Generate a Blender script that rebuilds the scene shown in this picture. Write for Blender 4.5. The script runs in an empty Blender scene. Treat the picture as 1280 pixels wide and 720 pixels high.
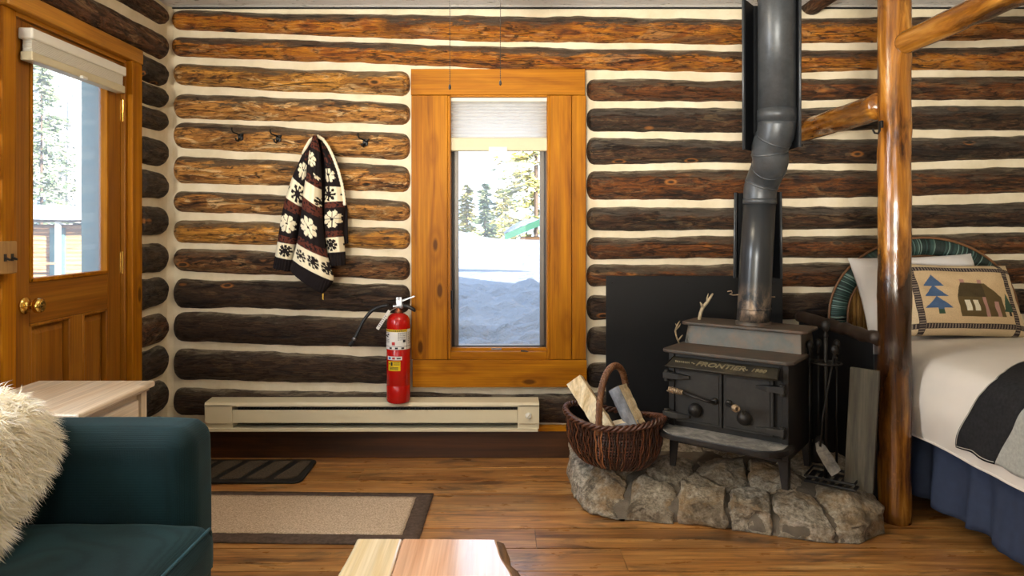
import bpy, bmesh, math, random
from mathutils import Vector, Matrix, noise
R = math.radians
PI = math.pi
random.seed(7)
scene = bpy.context.scene
COL = scene.collection
F, CX, CY, CAMZ = 880.0, 625.0, 285.0, 1.24


def at(px, py, d):
    """photo pixel + distance from the camera wall-wards -> point in the room"""
    return Vector(((px - CX) / F * d, d, CAMZ - (py - CY) / F * d))


def lin(c):
    return c / 12.92 if c <= 0.04045 else ((c + 0.055) / 1.055) ** 2.4


def H(h):
    return tuple(lin(int(h[i:i + 2], 16) / 255) for i in (0, 2, 4)) + (1.0,)


def nz(x, y=0.0, z=0.0):
    return noise.noise(Vector((x, y, z)))


def smooth(t):
    t = max(0.0, min(1.0, t))
    return t * t * (3 - 2 * t)


def interp(pts, x):
    if x <= pts[0][0]:
        return pts[0][1]
    for (a, va), (b, vb) in zip(pts, pts[1:]):
        if x <= b:
            return va + (vb - va) * (x - a) / (b - a)
    return pts[-1][1]


# ------------------------------------------------------------------ objects
def tag(o, label=None, cat=None, group=None, kind=None):
    if label:
        o['label'] = label
    if cat:
        o['category'] = cat
    if group:
        o['group'] = group
    if kind:
        o['kind'] = kind
    return o


def empty(name, loc=(0, 0, 0), rz=0.0, label=None, cat=None, group=None, kind=None, parent=None):
    o = bpy.data.objects.new(name, None)
    COL.objects.link(o)
    o.location = loc
    o.rotation_euler = (0, 0, rz)
    o.empty_display_size = 0.05
    if parent:
        o.parent = parent
    return tag(o, label, cat, group, kind)


class MB:
    def __init__(self):
        self.v, self.f, self.c = [], [], None

    def add(self, vs, fs):
        b = len(self.v)
        self.v.extend(Vector(p) for p in vs)
        self.f.extend([tuple(i + b for i in f) for f in fs])
        return self

    def box(self, x0, x1, y0, y1, z0, z1, M=None):
        vs = [Vector((x, y, z)) for x in (x0, x1) for y in (y0, y1) for z in (z0, z1)]
        if M is not None:
            vs = [M @ p for p in vs]
        return self.add(vs, [(0, 1, 3, 2), (4, 6, 7, 5), (0, 4, 5, 1), (2, 3, 7, 6), (0, 2, 6, 4), (1, 5, 7, 3)])

    def tube(self, pts, rad, n=10, cap=True, closed=False, flat=None):
        pts = [Vector(p) for p in pts]
        m = len(pts)
        rads = rad if isinstance(rad, (list, tuple)) else [rad] * m
        up, rings = None, []
        for i, p in enumerate(pts):
            if closed:
                t = pts[(i + 1) % m] - pts[(i - 1) % m]
            else:
                t = pts[min(i + 1, m - 1)] - pts[max(i - 1, 0)]
            t.normalize()
            if up is None:
                up = t.orthogonal().normalized()
            up = (up - t * up.dot(t))
            if up.length < 1e-6:
                up = t.orthogonal()
            up.normalize()
            s = t.cross(up)
            r = rads[i]
            rings.append([p + (up * math.cos(2 * PI * k / n) + s * math.sin(2 * PI * k / n)) * r for k in range(n)])
        vs = [q for r_ in rings for q in r_]
        fs = []
        for i in range(m if closed else m - 1):
            j = (i + 1) % m
            for k in range(n):
                fs.append((i * n + k, i * n + (k + 1) % n, j * n + (k + 1) % n, j * n + k))
        if cap and not closed:
            fs.append(tuple(range(n - 1, -1, -1)))
            fs.append(tuple((m - 1) * n + k for k in range(n)))
        return self.add(vs, fs)

    def lathe(self, prof, n=32, M=None, cap=True):
        """prof = [(r, z)...] about local z"""
        vs, fs = [], []
        for r, z in prof:
            for k in range(n):
                a = 2 * PI * k / n
                vs.append(Vector((r * math.cos(a), r * math.sin(a), z)))
        for i in range(len(prof) - 1):
            for k in range(n):
                fs.append((i * n + k, i * n + (k + 1) % n, (i + 1) * n + (k + 1) % n, (i + 1) * n + k))
        if cap:
            fs.append(tuple(range(n - 1, -1, -1)))
            fs.append(tuple((len(prof) - 1) * n + k for k in range(n)))
        if M is not None:
            vs = [M @ p for p in vs]
        return self.add(vs, fs)

    def prism(self, poly, z0, z1, M=None):
        n = len(poly)
        vs = [Vector((x, y, z0)) for x, y in poly] + [Vector((x, y, z1)) for x, y in poly]
        if M is not None:
            vs = [M @ p for p in vs]
        fs = [tuple(range(n - 1, -1, -1)), tuple(range(n, 2 * n))]
        fs += [(i, (i + 1) % n, n + (i + 1) % n, n + i) for i in range(n)]
        return self.add(vs, fs)

    def grid(self, nu, nv, fn, wrap=False):
        vs = [fn(i / (nu if wrap else nu - 1), j / (nv - 1)) for j in range(nv) for i in range(nu)]
        fs = []
        for j in range(nv - 1):
            for i in range(nu if wrap else nu - 1):
                k = (i + 1) % nu
                fs.append((j * nu + i, j * nu + k, (j + 1) * nu + k, (j + 1) * nu + i))
        return self.add(vs, fs)

    def build(self, name, m=None, parent=None, smooth_=False, bevel=0, seg=2, sub=0, thick=0, loc=None, angle=None):
        me = bpy.data.meshes.new(name)
        me.from_pydata(self.v, [], self.f)
        me.update()
        bm = bmesh.new()
        bm.from_mesh(me)
        bmesh.ops.recalc_face_normals(bm, faces=bm.faces)
        bm.to_mesh(me)
        bm.free()
        if self.c:
            at_ = me.color_attributes.new('tint', 'FLOAT_COLOR', 'POINT')
            flat = [x for c in self.c for x in (c[0], c[1], c[2], 1.0)]
            at_.data.foreach_set('color', flat)
        o = bpy.data.objects.new(name, me)
        COL.objects.link(o)
        if m:
            me.materials.append(m)
        if smooth_:
            me.polygons.foreach_set('use_smooth', [True] * len(me.polygons))
        if parent:
            o.parent = parent
        if loc:
            o.location = loc
        if bevel:
            b = o.modifiers.new('b', 'BEVEL')
            b.width = bevel
            b.segments = seg
            b.limit_method = 'ANGLE'
            b.angle_limit = R(angle or 40)
        if sub:
            s = o.modifiers.new('s', 'SUBSURF')
            s.levels = s.render_levels = sub
        if thick:
            t = o.modifiers.new('t', 'SOLIDIFY')
            t.thickness = thick
        return o


def rotm(rx=0, ry=0, rz=0, loc=(0, 0, 0)):
    return Matrix.Translation(loc) @ Matrix.Rotation(rz, 4, 'Z') @ Matrix.Rotation(ry, 4, 'Y') @ Matrix.Rotation(rx, 4, 'X')


def copy_tree(o, parent=None):
    c = o.copy()
    COL.objects.link(c)
    if parent:
        c.parent = parent
    for ch in [x for x in COL.objects if x.parent == o]:
        copy_tree(ch, c)
    return c


def rrect(x0, x1, y0, y1, r, n=5, corners=(1, 1, 1, 1)):
    """outline, corners order: (x0y0, x1y0, x1y1, x0y1)"""
    out = []
    for (cx, cy, a0, on, px, py) in ((x0 + r, y0 + r, PI, corners[0], x0, y0), (x1 - r, y0 + r, 1.5 * PI, corners[1], x1, y0),
                                     (x1 - r, y1 - r, 0, corners[2], x1, y1), (x0 + r, y1 - r, .5 * PI, corners[3], x0, y1)):
        if on:
            out += [(cx + r * math.cos(a0 + .5 * PI * k / n), cy + r * math.sin(a0 + .5 * PI * k / n)) for k in range(n + 1)]
        else:
            out.append((px, py))
    return out


# ------------------------------------------------------------------ materials
class G:
    def __init__(self, name, rough=.5, metal=0., spec=.5, base=None):
        self.m = bpy.data.materials.new(name)
        self.m.use_nodes = True
        self.t = self.m.node_tree
        self.N, self.L = self.t.nodes, self.t.links
        self.b = self.N['Principled BSDF']
        self.out = self.N['Material Output']
        self.b.inputs['Roughness'].default_value = rough
        self.b.inputs['Metallic'].default_value = metal
        self.b.inputs['Specular IOR Level'].default_value = spec
        if base:
            self.b.inputs['Base Color'].default_value = base

    def set(self, inp, v):
        if hasattr(v, 'is_output'):
            self.L.new(v, inp)
        else:
            inp.default_value = v

    def node(self, t, **kw):
        n = self.N.new(t)
        for k, v in kw.items():
            setattr(n, k, v)
        return n

    def co(self, sc=(1, 1, 1), loc=(0, 0, 0), rot=(0, 0, 0)):
        c = self.node('ShaderNodeTexCoord')
        mp = self.node('ShaderNodeMapping')
        mp.inputs['Scale'].default_value = sc
        mp.inputs['Location'].default_value = loc
        mp.inputs['Rotation'].default_value = rot
        self.L.new(c.outputs['Object'], mp.inputs[0])
        return mp.outputs[0]

    def noise(self, vec, scale=5., detail=4., rough=.55, dist=0.):
        n = self.node('ShaderNodeTexNoise')
        self.L.new(vec, n.inputs['Vector'])
        n.inputs['Scale'].default_value = scale
        n.inputs['Detail'].default_value = detail
        n.inputs['Roughness'].default_value = rough
        n.inputs['Distortion'].default_value = dist
        return n.outputs[0]

    def voro(self, vec, scale=5., feature='F1', out='Distance'):
        n = self.node('ShaderNodeTexVoronoi', feature=feature)
        self.L.new(vec, n.inputs['Vector'])
        n.inputs['Scale'].default_value = scale
        return n.outputs[out]

    def wave(self, vec, scale=5., dist=0., detail=2., dirn='X'):
        n = self.node('ShaderNodeTexWave', bands_direction=dirn)
        self.L.new(vec, n.inputs['Vector'])
        n.inputs['Scale'].default_value = scale
        n.inputs['Distortion'].default_value = dist
        n.inputs['Detail'].default_value = detail
        return n.outputs['Fac']

    def ramp(self, fac, stops, interp_='LINEAR'):
        n = self.node('ShaderNodeValToRGB')
        n.color_ramp.interpolation = interp_
        e = n.color_ramp.elements
        while len(e) < len(stops):
            e.new(.5)
        for el, (p, c) in zip(e, stops):
            el.position = p
            el.color = c if isinstance(c, tuple) else (c, c, c, 1)
        self.L.new(fac, n.inputs[0])
        return n.outputs[0]

    def mix(self, fac, a, b, blend='MIX'):
        n = self.node('ShaderNodeMix', data_type='RGBA', blend_type=blend)
        self.set(n.inputs[0], fac)
        self.set(n.inputs[6], a)
        self.set(n.inputs[7], b)
        return n.outputs[2]

    def math(self, op, a, b=0.):
        n = self.node('ShaderNodeMath', operation=op)
        self.set(n.inputs[0], a)
        self.set(n.inputs[1], b)
        return n.outputs[0]

    def bump(self, h, strength=.3, dist=.01):
        n = self.node('ShaderNodeBump')
        n.inputs['Strength'].default_value = strength
        n.inputs['Distance'].default_value = dist
        self.L.new(h, n.inputs['Height'])
        self.L.new(n.outputs[0], self.b.inputs['Normal'])

    def col(self, v):
        self.set(self.b.inputs['Base Color'], v)
        return self

    def rough(self, v):
        self.set(self.b.inputs['Roughness'], v)
        return self


def plain(name, hexc, rough=.5, metal=0., spec=.5, var=.12, scale=12., bump=0.):
    g = G(name, rough, metal, spec)
    n = g.noise(g.co(), scale, 5)
    c = H(hexc)
    lo = tuple(x * (1 - var) for x in c[:3]) + (1,)
    hi = tuple(min(1, x * (1 + var)) for x in c[:3]) + (1,)
    g.col(g.ramp(n, [(.3, lo), (.7, hi)]))
    if bump:
        g.bump(g.noise(g.co(), scale * 8, 4), bump, .004)
    return g.m


AX = {'x': (1, 0, 0), 'y': (0, 1, 0), 'z': (0, 0, 1)}


def axs(axis, along, cross):
    return tuple(along if axis == a else cross for a in 'xyz')


def wood(name, light, mid, dark, axis='x', rough=.4, knots=.6, sc=1., bump=.15, spec=.5):
    g = G(name, rough, 0, spec)
    a = g.co(axs(axis, .7 * sc, 9 * sc))
    n1 = g.noise(a, 1.6, 6, .6, .8)
    c = g.ramp(n1, [(.28, H(dark)), (.47, H(mid)), (.68, H(light))])
    fine = g.noise(g.co(axs(axis, 1.2 * sc, 90 * sc)), 1.5, 4, .6)
    c = g.mix(.45, c, g.ramp(fine, [(.35, .55), (.65, 1.25)]), 'MULTIPLY')
    if knots:
        v = g.voro(g.co(axs(axis, 2.1 * sc, 5.5 * sc)), 1.0)
        k = g.ramp(v, [(.06, 1.), (.10, 0.)])
        kd = tuple(x * .4 for x in H(dark)[:3]) + (1,)
        kr = g.ramp(v, [(.09, 0.), (.17, 1.), (.26, 0.)])
        c = g.mix(g.math('MULTIPLY', kr, knots * .5), c, H(dark))
        c = g.mix(g.math('MULTIPLY', k, knots), c, kd)
    g.col(c)
    g.bump(fine, bump, .003)
    return g.m


def log_mat(name, dark, mid, warm, grey, pale=0.35, greyamt=.6, axis='x', rough=.55, seed=0., edge=.25, fleck=.8):
    g = G(name, rough, 0, .4)
    off = (seed * 3.1, seed * 5.7, seed * 2.3)
    n1 = g.noise(g.co(axs(axis, 2.2, 13), off), 1.6, 9, .66, 1.4)
    c = g.ramp(n1, [(.34, H(dark)), (.44, H(mid)), (.54, H(warm)), (.60, H(mid)), (.70, H(warm))])
    # pale scraped patches
    n2 = g.noise(g.co(axs(axis, 3.4, 12), off), 1.5, 9, .7, 1.2)
    c = g.mix(g.math('MULTIPLY', g.ramp(n2, [(.53, 0.), (.60, 1.)]), pale), c, H('ecc48a'))
    # dark bark flecks
    n3 = g.noise(g.co(axs(axis, 7, 30), off), 1.5, 8, .72, .8)
    c = g.mix(g.math('MULTIPLY', g.ramp(n3, [(.52, 0.), (.60, 1.)]), fleck), c, H('1d120b'))
    # broad dark stained stretches
    n4 = g.noise(g.co(axs(axis, 1.1, 5), (off[0] + 7, off[1] + 3, off[2])), 1.6, 6, .6, .6)
    c = g.mix(g.math('MULTIPLY', g.ramp(n4, [(.50, 0.), (.66, 1.)]), .75), c, H(dark))
    # fine streaks
    fine = g.noise(g.co(axs(axis, 5, 120), off), 1.5, 5, .65)
    c = g.mix(.6, c, g.ramp(fine, [(.36, .40), (.64, 1.35)]), 'MULTIPLY')
    # knots with a pale ring
    v = g.voro(g.co(axs(axis, 3.0, 6.5), off), 1.0)
    kd = g.ramp(v, [(.045, 1.), (.075, 0.)])
    kr = g.ramp(v, [(.06, 0.), (.09, 1.), (.13, 0.)])
    c = g.mix(g.math('MULTIPLY', kr, .7), c, H('c07a34'))
    c = g.mix(g.math('MULTIPLY', kd, .9), c, H('22120a'))
    # weathered grey dust lies on the upper shoulder of each log
    ge = g.node('ShaderNodeNewGeometry')
    sp = g.node('ShaderNodeSeparateXYZ')
    g.L.new(ge.outputs['Normal'], sp.inputs[0])
    ns = g.math('MULTIPLY', g.math('SUBTRACT', g.noise(g.co(axs(axis, 4, 16), off), 1.7, 8, .72, .6), .5), 2.2)
    nn = g.math('ADD', sp.outputs[2], ns)
    gf = g.math('MULTIPLY', g.ramp(nn, [(edge, 0.), (edge + .22, 1.)]), greyamt)
    c = g.mix(gf, c, g.mix(g.ramp(fine, [(.4, 0.), (.6, 1.)]), H(grey), tuple(x * .45 for x in H(grey)[:3]) + (1,)))
    c = g.mix(g.math('MULTIPLY', g.ramp(nn, [(.72, 0.), (1.0, 1.)]), .55), c, H('a0947c'))
    # long drying cracks
    w = g.noise(g.co(axs(axis, .55, 7.5), (off[0] + 4, off[1], off[2])), 1.5, 3, .5)
    cr = g.ramp(w, [(.492, 0.), (.4985, 1.), (.5015, 1.), (.508, 0.)])
    c = g.mix(g.math('MULTIPLY', cr, .85), c, H('100906'))
    g.col(c)
    g.rough(g.ramp(n3, [(.4, rough - .08), (.62, min(1, rough + .3))]))
    hgt = g.math('SUBTRACT', g.math('ADD', g.math('MULTIPLY', n3, -1.), g.math('MULTIPLY', fine, .4)), g.math('MULTIPLY', cr, .6))
    g.bump(g.math('ADD', hgt, g.math('MULTIPLY', n1, .9)), .8, .016)
    return g.m


M = {}
M['log_a'] = log_mat('log_warm_varnished', '3f200c', '9a5512', 'c27c1c', '50463a', .22, .88, rough=.42, seed=1, edge=.12)
M['log_b'] = log_mat('log_scraped', '3a2416', '96602a', 'd2964a', '5a4c3c', .9, .88, seed=2, edge=.24, rough=.45)
M['log_b2'] = log_mat('log_scraped_golden', '462912', 'a66c28', 'e0a042', '6b5b46', .85, .8, seed=12, edge=.34, rough=.42)
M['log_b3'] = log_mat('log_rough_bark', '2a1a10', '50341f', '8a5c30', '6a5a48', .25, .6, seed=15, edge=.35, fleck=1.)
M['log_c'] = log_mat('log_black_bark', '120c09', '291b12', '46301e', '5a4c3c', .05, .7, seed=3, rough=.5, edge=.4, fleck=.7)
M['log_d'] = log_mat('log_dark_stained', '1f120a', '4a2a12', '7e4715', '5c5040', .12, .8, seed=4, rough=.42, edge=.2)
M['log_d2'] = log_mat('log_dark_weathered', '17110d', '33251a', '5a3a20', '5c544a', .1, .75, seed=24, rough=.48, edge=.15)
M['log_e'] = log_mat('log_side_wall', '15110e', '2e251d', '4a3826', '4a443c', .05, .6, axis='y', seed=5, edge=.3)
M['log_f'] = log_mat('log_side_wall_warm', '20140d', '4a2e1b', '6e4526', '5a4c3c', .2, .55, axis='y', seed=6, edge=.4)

g = G('chinking', .9, 0, .2)
n = g.noise(g.co(), 6, 6, .6)
c = g.ramp(n, [(.3, H('d6c8a8')), (.7, H('eee2c8'))])
n2 = g.noise(g.co((2, 2, 7)), 5, 6, .7)
c = g.mix(g.ramp(n2, [(.62, 0.), (.8, .4)]), c, H('b49a70'))
g.col(c)
g.bump(g.noise(g.co(), 45, 6, .6), .35, .006)
M['chink'] = g.m

g = G('ceiling_paint', .7, 0, .3)
v = g.noise(g.co((9, 30, 1)), 1.8, 6, .7, .6)
g.col(g.mix(g.ramp(v, [(.60, 0.), (.66, 1.)]), H('f4f6f6'), H('8f918f')))
g.bump(g.noise(g.co((14, 40, 1)), 2, 6), .5, .01)
M['ceil'] = g.m
M['plaster'] = plain('plain_wall_paint', 'd9cfba', .9, 0, .2)

# floor boards
g = G('floor_boards', .3, 0, .5)
g.b.inputs['IOR'].default_value = 1.62
ge = g.node('ShaderNodeNewGeometry')
rnd = ge.outputs['Random Per Island']
cmb = g.node('ShaderNodeCombineXYZ')
g.L.new(g.math('MULTIPLY', rnd, 37.), cmb.inputs[0])
g.L.new(g.math('MULTIPLY', rnd, 11.), cmb.inputs[2])
va = g.node('ShaderNodeVectorMath', operation='ADD')
g.L.new(g.co((.8, 11, 1)), va.inputs[0])
g.L.new(cmb.outputs[0], va.inputs[1])
n1 = g.noise(va.outputs[0], 1.6, 7, .62, .9)
c = g.ramp(n1, [(.30, H('6b4522')), (.45, H('a87238')), (.58, H('c08c4c')), (.72, H('d3a566'))])
fine = g.noise(g.co((2, 70, 1)), 1.6, 5, .65)
c = g.mix(.75, c, g.ramp(fine, [(.36, .42), (.62, 1.25)]), 'MULTIPLY')
tone = g.ramp(rnd, [(0., (.80, .78, .74, 1)), (.5, (1., .97, .93, 1)), (1., (1.12, 1.06, 1.0, 1))])
c = g.mix(1., c, tone, 'MULTIPLY')
st = g.noise(g.co((1.6, 5.5, 1)), 1.7, 6, .65, .7)
c = g.mix(g.math('MULTIPLY', g.ramp(st, [(.54, 0.), (.66, 1.)]), .75), c, H('38230f'))
sp = g.voro(g.co((7, 7, 1)), 1.2)
c = g.mix(g.math('MULTIPLY', g.ramp(sp, [(.015, 1.), (.03, 0.)]), .85), c, H('24160c'))
wk = g.voro(g.co((2.2, 5, 1)), 1.0)
c = g.mix(g.math('MULTIPLY', g.ramp(wk, [(.03, 1.), (.08, 0.)]), .7), c, H('4a2b14'))
g.col(c)
g.rough(g.ramp(g.noise(g.co((3, 9, 1)), 2.2, 5), [(.3, .24), (.7, .44)]))
g.b.inputs['Coat Weight'].default_value = .6
g.b.inputs['Coat Roughness'].default_value = .3
g.bump(g.math('ADD', fine, g.math('MULTIPLY', n1, .8)), .25, .004)
M['floor'] = g.m

M['casing_x'] = wood('pine_casing_across', 'b8780c', 'a06206', '784203', 'x', .5, .9, spec=.16)
M['casing_z'] = wood('pine_casing_upright', 'b8780c', 'a06206', '784203', 'z', .5, .9, spec=.16)
M['casing_y'] = wood('pine_casing_along', 'c08420', 'aa6e16', '85500a', 'y', .35, .5)
M['door_z'] = wood('door_wood_upright', 'a26a1c', '8e5710', '724108', 'z', .38, 0, .8, .08, .3)
M['door_y'] = wood('door_wood_across', 'a26a1c', '8e5710', '724108', 'y', .38, 0, .8, .08, .3)
M['base'] = wood('dark_base_board', '5a3517', '45280f', '2b180a', 'x', .4, .4)
M['switch_wood'] = wood('switch_plate_wood', 'b0874f', '9a7442', '7d5a30', 'z', .5, 0)
M['dark_cap'] = wood('dark_cap_board', '3a2a1e', '2a1d14', '18110b', 'y', .5, .3)
M['white_wood'] = wood('whitewashed_pine', 'ecdfcb', 'e0cdb2', 'c9ae8c', 'y', .3, .5, 1, .08)
M['white_wood_z'] = wood('whitewashed_pine_leg', 'e6d8c0', 'd9c5a5', 'bfa078', 'z', .4, .4, 1, .08)
M['slab'] = wood('pale_polished_slab', 'f0e2c0', 'e4cc9c', 'b59262', 'y', .18, .7, .7, .03)
M['slab_pink'] = wood('reddish_polished_slab', 'e8c2a6', 'dcae8e', 'b98a6c', 'y', .18, .5, .6, .03)
for k_ in ('slab', 'slab_pink'):
    b_ = M[k_].node_tree.nodes['Principled BSDF']
    b_.inputs['IOR'].default_value = 2.1
    b_.inputs['Coat Weight'].default_value = 1.
    b_.inputs['Coat Roughness'].default_value = .12
M['bark_edge'] = wood('bark_edge', '8d6a3f', '6d4c2a', '3f2915', 'y', .7, .3, 1, .5)
def post_mat(name, axis, low):
    g = G(name, .16, 0, .6)
    n1 = g.noise(g.co(axs(axis, 1.1, 9)), 1.5, 7, .6, .9)
    c = g.ramp(n1, [(.34, H('3a1d0b')), (.45, H('7e4c18')), (.56, H('a66c24')), (.70, H('d89c46'))])
    fine = g.noise(g.co(axs(axis, 3, 60)), 1.4, 4, .6)
    c = g.mix(.5, c, g.ramp(fine, [(.34, .5), (.64, 1.2)]), 'MULTIPLY')
    v = g.voro(g.co(axs(axis, 2.2, 6)), 1.)
    c = g.mix(g.math('MULTIPLY', g.ramp(v, [(.04, 1.), (.13, 0.)]), .85), c, H('241006'))
    n3 = g.noise(g.co(axs(axis, 1.6, 5)), 1.3, 6, .6, .5)
    f = g.math('MULTIPLY', g.ramp(n3, [(.56, 0.), (.66, 1.)]), .8)
    if low:    # darker mottled band on the lower part
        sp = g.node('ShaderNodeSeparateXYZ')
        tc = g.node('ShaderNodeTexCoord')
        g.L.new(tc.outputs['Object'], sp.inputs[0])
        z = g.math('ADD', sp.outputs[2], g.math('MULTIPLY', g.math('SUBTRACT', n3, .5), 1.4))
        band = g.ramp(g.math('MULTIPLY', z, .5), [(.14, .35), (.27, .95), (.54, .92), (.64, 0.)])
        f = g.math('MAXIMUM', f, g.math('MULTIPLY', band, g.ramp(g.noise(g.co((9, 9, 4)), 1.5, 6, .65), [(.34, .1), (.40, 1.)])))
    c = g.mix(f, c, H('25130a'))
    g.col(c)
    g.bump(g.math('ADD', fine, n1), .25, .006)
    return g.m


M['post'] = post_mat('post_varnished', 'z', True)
M['rail_p'] = post_mat('rail_amber', 'y', False)
M['rail_y'] = log_mat('rail_varnished', '5a2a0c', 'a35c1c', 'cc8a38', '5a3c20', .35, .5, axis='y', rough=.25, seed=9)

M['teal'] = None
g = G('teal_weave', .85, 0, .25)
n = g.noise(g.co((1, 1, 1)), 4, 3)
fx = g.wave(g.co((1, 1, 1)), 95, 1.5, 2, 'X')
fy = g.wave(g.co((1, 1, 1)), 95, 1.5, 2, 'Y')
fz = g.wave(g.co((1, 1, 1)), 70, 1.5, 2, 'Z')
w = g.math('MULTIPLY', g.math('ADD', fx, fy), g.math('ADD', fz, .3))
c = g.ramp(n, [(.3, H('081d1f')), (.7, H('0d292c'))])
c = g.mix(.5, c, g.ramp(w, [(.2, .4), (.9, 1.5)]), 'MULTIPLY')
g.col(c)
g.b.inputs['Sheen Weight'].default_value = .12
g.b.inputs['Sheen Roughness'].default_value = .4
g.b.inputs['Sheen Tint'].default_value = H('9cc8d2')
g.bump(w, .25, .002)
M['teal'] = g.m
M['teal_seam'] = plain('teal_piping', '17404a', .8)

g = G('sheep_wool', .8, 0, .2)
ge = g.node('ShaderNodeNewGeometry')
g.col(g.ramp(ge.outputs['Random Per Island'], [(0., H('f8efd4')), (.5, H('fffaf0')), (1., H('ffffff'))]))
tl = g.node('ShaderNodeBsdfTranslucent')
tl.inputs['Color'].default_value = H('fff6dc')
mx = g.node('ShaderNodeMixShader')
mx.inputs[0].default_value = .45
g.L.new(g.b.outputs[0], mx.inputs[1])
g.L.new(tl.outputs[0], mx.inputs[2])
g.L.new(mx.outputs[0], g.out.inputs[0])
g.b.inputs['Sheen Weight'].default_value = .4
g.b.inputs['Subsurface Weight'].default_value = .0
M['wool'] = g.m
M['hide'] = plain('fleece_base', 'e2d6b4', .9)

g = G('rug_field', .95, 0, .1)
n = g.noise(g.co((1, 1, 1)), 160, 3, .7)
n2 = g.noise(g.co(), 30, 5, .7)
c = g.ramp(n, [(.32, H('a08a70')), (.55, H('d0b99c')), (.75, H('e6d2b6'))])
c = g.mix(g.ramp(n2, [(.68, 0.), (.74, .8)]), c, H('5a4a3a'))
g.col(c)
g.bump(n, .8, .006)
M['rug'] = g.m
M['rug_b'] = plain('rug_border', '5c4d42', .95, 0, .1, .3, 60, .8)
M['rubber'] = plain('black_rubber', '1c1a17', .6, 0, .4, .3, 25, .3)
M['mat_f'] = plain('mat_fibre', '5a4f42', .95, 0, .1, .4, 120, .9)
M['heater'] = plain('cream_enamel', 'dacfae', .4, 0, .5, .03, 4)
M['heater_in'] = plain('heater_inside', '6f6a60', .5, .3, .5, .2)
M['dark_gap'] = plain('dark_inside', '15120f', .8)
M['red'] = plain('red_enamel', 'b3130d', .22, 0, .5, .06, 3)
M['steel'] = plain('bright_steel', 'a4a8ae', .3, 1., .5, .1)
M['brass'] = plain('polished_brass', 'd9b25c', .16, 1., .5, .08)
M['copper'] = plain('aged_copper', 'a3654a', .4, .8, .5, .2)
M['black_rub'] = plain('black_hose', '14171a', .45, 0, .5, .1)
M['paper'] = plain('white_paper', 'e9e6df', .6, 0, .3, .04)
M['yellow'] = plain('yellow_sticker', 'e8c40c', .5, 0, .4, .05)
M['ink'] = plain('black_ink', '1d1d20', .6)
M['ink_red'] = plain('red_ink', 'b5261f', .6)
M['ink_blue'] = plain('blue_ink', '2b58a8', .6)
M['iron'] = plain('black_iron', '15120f', .5, .3, .5, .3)
M['bronze'] = plain('dark_bronze_sash', '33302d', .35, .4, .5, .15)
M['bronze_l'] = plain('grey_sash_edge', '6a655f', .4, .3, .5, .1)
M['white_pl'] = plain('white_plastic', 'e2dfd2', .45, 0, .5, .03)
M['beige_pl'] = plain('beige_plastic', 'c9bf9f', .5, 0, .5, .03)


def stove_iron(name, base, rust, amt, rough=.45, metal=.2):
    g = G(name, rough, metal, .5)
    n = g.noise(g.co(), 14, 7, .7)
    c = g.ramp(n, [(.3, tuple(x * .6 for x in H(base)[:3]) + (1,)), (.7, H(base))])
    n2 = g.noise(g.co((1, 1, 1), (5, 3, 1)), 9, 8, .75, .4)
    c = g.mix(g.math('MULTIPLY', g.ramp(n2, [(.45, 0.), (.65, 1.)]), amt), c, H(rust))
    g.col(c)
    g.bump(g.noise(g.co(), 90, 4, .6), .2, .002)
    return g.m


M['stove'] = stove_iron('stove_black', '191816', '4a3f35', .25)
M['stove_door'] = stove_iron('stove_door_cast', '262420', '454037', .4, .55)
M['stove_top'] = stove_iron('stove_rusty_top', '4b453d', '6b4a33', .6, .5)
M['stove_riser'] = stove_iron('stove_grey_riser', '55564f', '6d5137', .5, .5)
M['stove_plate'] = stove_iron('stove_name_plate', '37342c', '635a45', .5, .5, .4)
M['ash'] = stove_iron('ash_dust', '6f6d68', 'a8a49b', .8, .9, 0)
M['grip'] = stove_iron('coil_grip', '9a8468', 'c2ae92', .5, .4, .6)
M['pipe'] = stove_iron('pipe_grey', '4c5054', '63676a', .35, .38, .35)
g = G('pipe_black_scorched', .28, .5, .5)
n2 = g.noise(g.co((9, 9, 5)), 1.6, 7, .7, .4)
sp = g.node('ShaderNodeSeparateXYZ')
tc = g.node('ShaderNodeTexCoord')
g.L.new(tc.outputs['Object'], sp.inputs[0])
hz = g.ramp(sp.outputs[2], [(.86, 1.), (1.02, 0.)])
f = g.math('MULTIPLY', g.ramp(n2, [(.45, 0.), (.6, 1.)]), hz)
g.col(g.mix(f, H('393c3f'), H('a08c78')))
M['pipe_low'] = g.m
M['shield'] = plain('black_sheet_metal', '14161a', .5, .2, .4, .2)
M['board'] = plain('black_wall_board', '0b0c0e', .55, 0, .4, .25, 5)
M['antler'] = plain('antler_bone', 'a8997c', .6, 0, .4, .25, 25)
M['twig'] = plain('grey_twig', '8a7a60', .8, 0, .2, .3, 40)
M['grey_wood'] = wood('weathered_grey_board', '5f5a4a', '474235', '2b271f', 'z', .8, .3, 1, .4)
M['split'] = wood('fresh_split_wood', 'eedfbf', 'dcc59a', 'b3925e', 'z', .7, .3, 1.5, .5)
M['bark'] = plain('grey_bark', '8f9196', .85, 0, .2, .45, 22, .9)
M['bark_br'] = plain('brown_bark', '6b4a2a', .85, 0, .2, .45, 22, .9)
g = G('wicker_dark', .28, 0, .6)
ge = g.node('ShaderNodeNewGeometry')
g.col(g.ramp(ge.outputs['Random Per Island'], [(0., H('1a0e08')), (.5, H('3f2114')), (.85, H('6d3d22')), (1., H('94603a'))]))
M['wicker'] = g.m
M['wicker_h'] = wood('wicker_handle', '8a6242', '6b4529', '40261a', 'z', .4, 0, 3, .3)
M['wicker_in'] = plain('wicker_shadowed_weave', '140b07', .6, 0, .3, .3, 60, .8)

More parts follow.
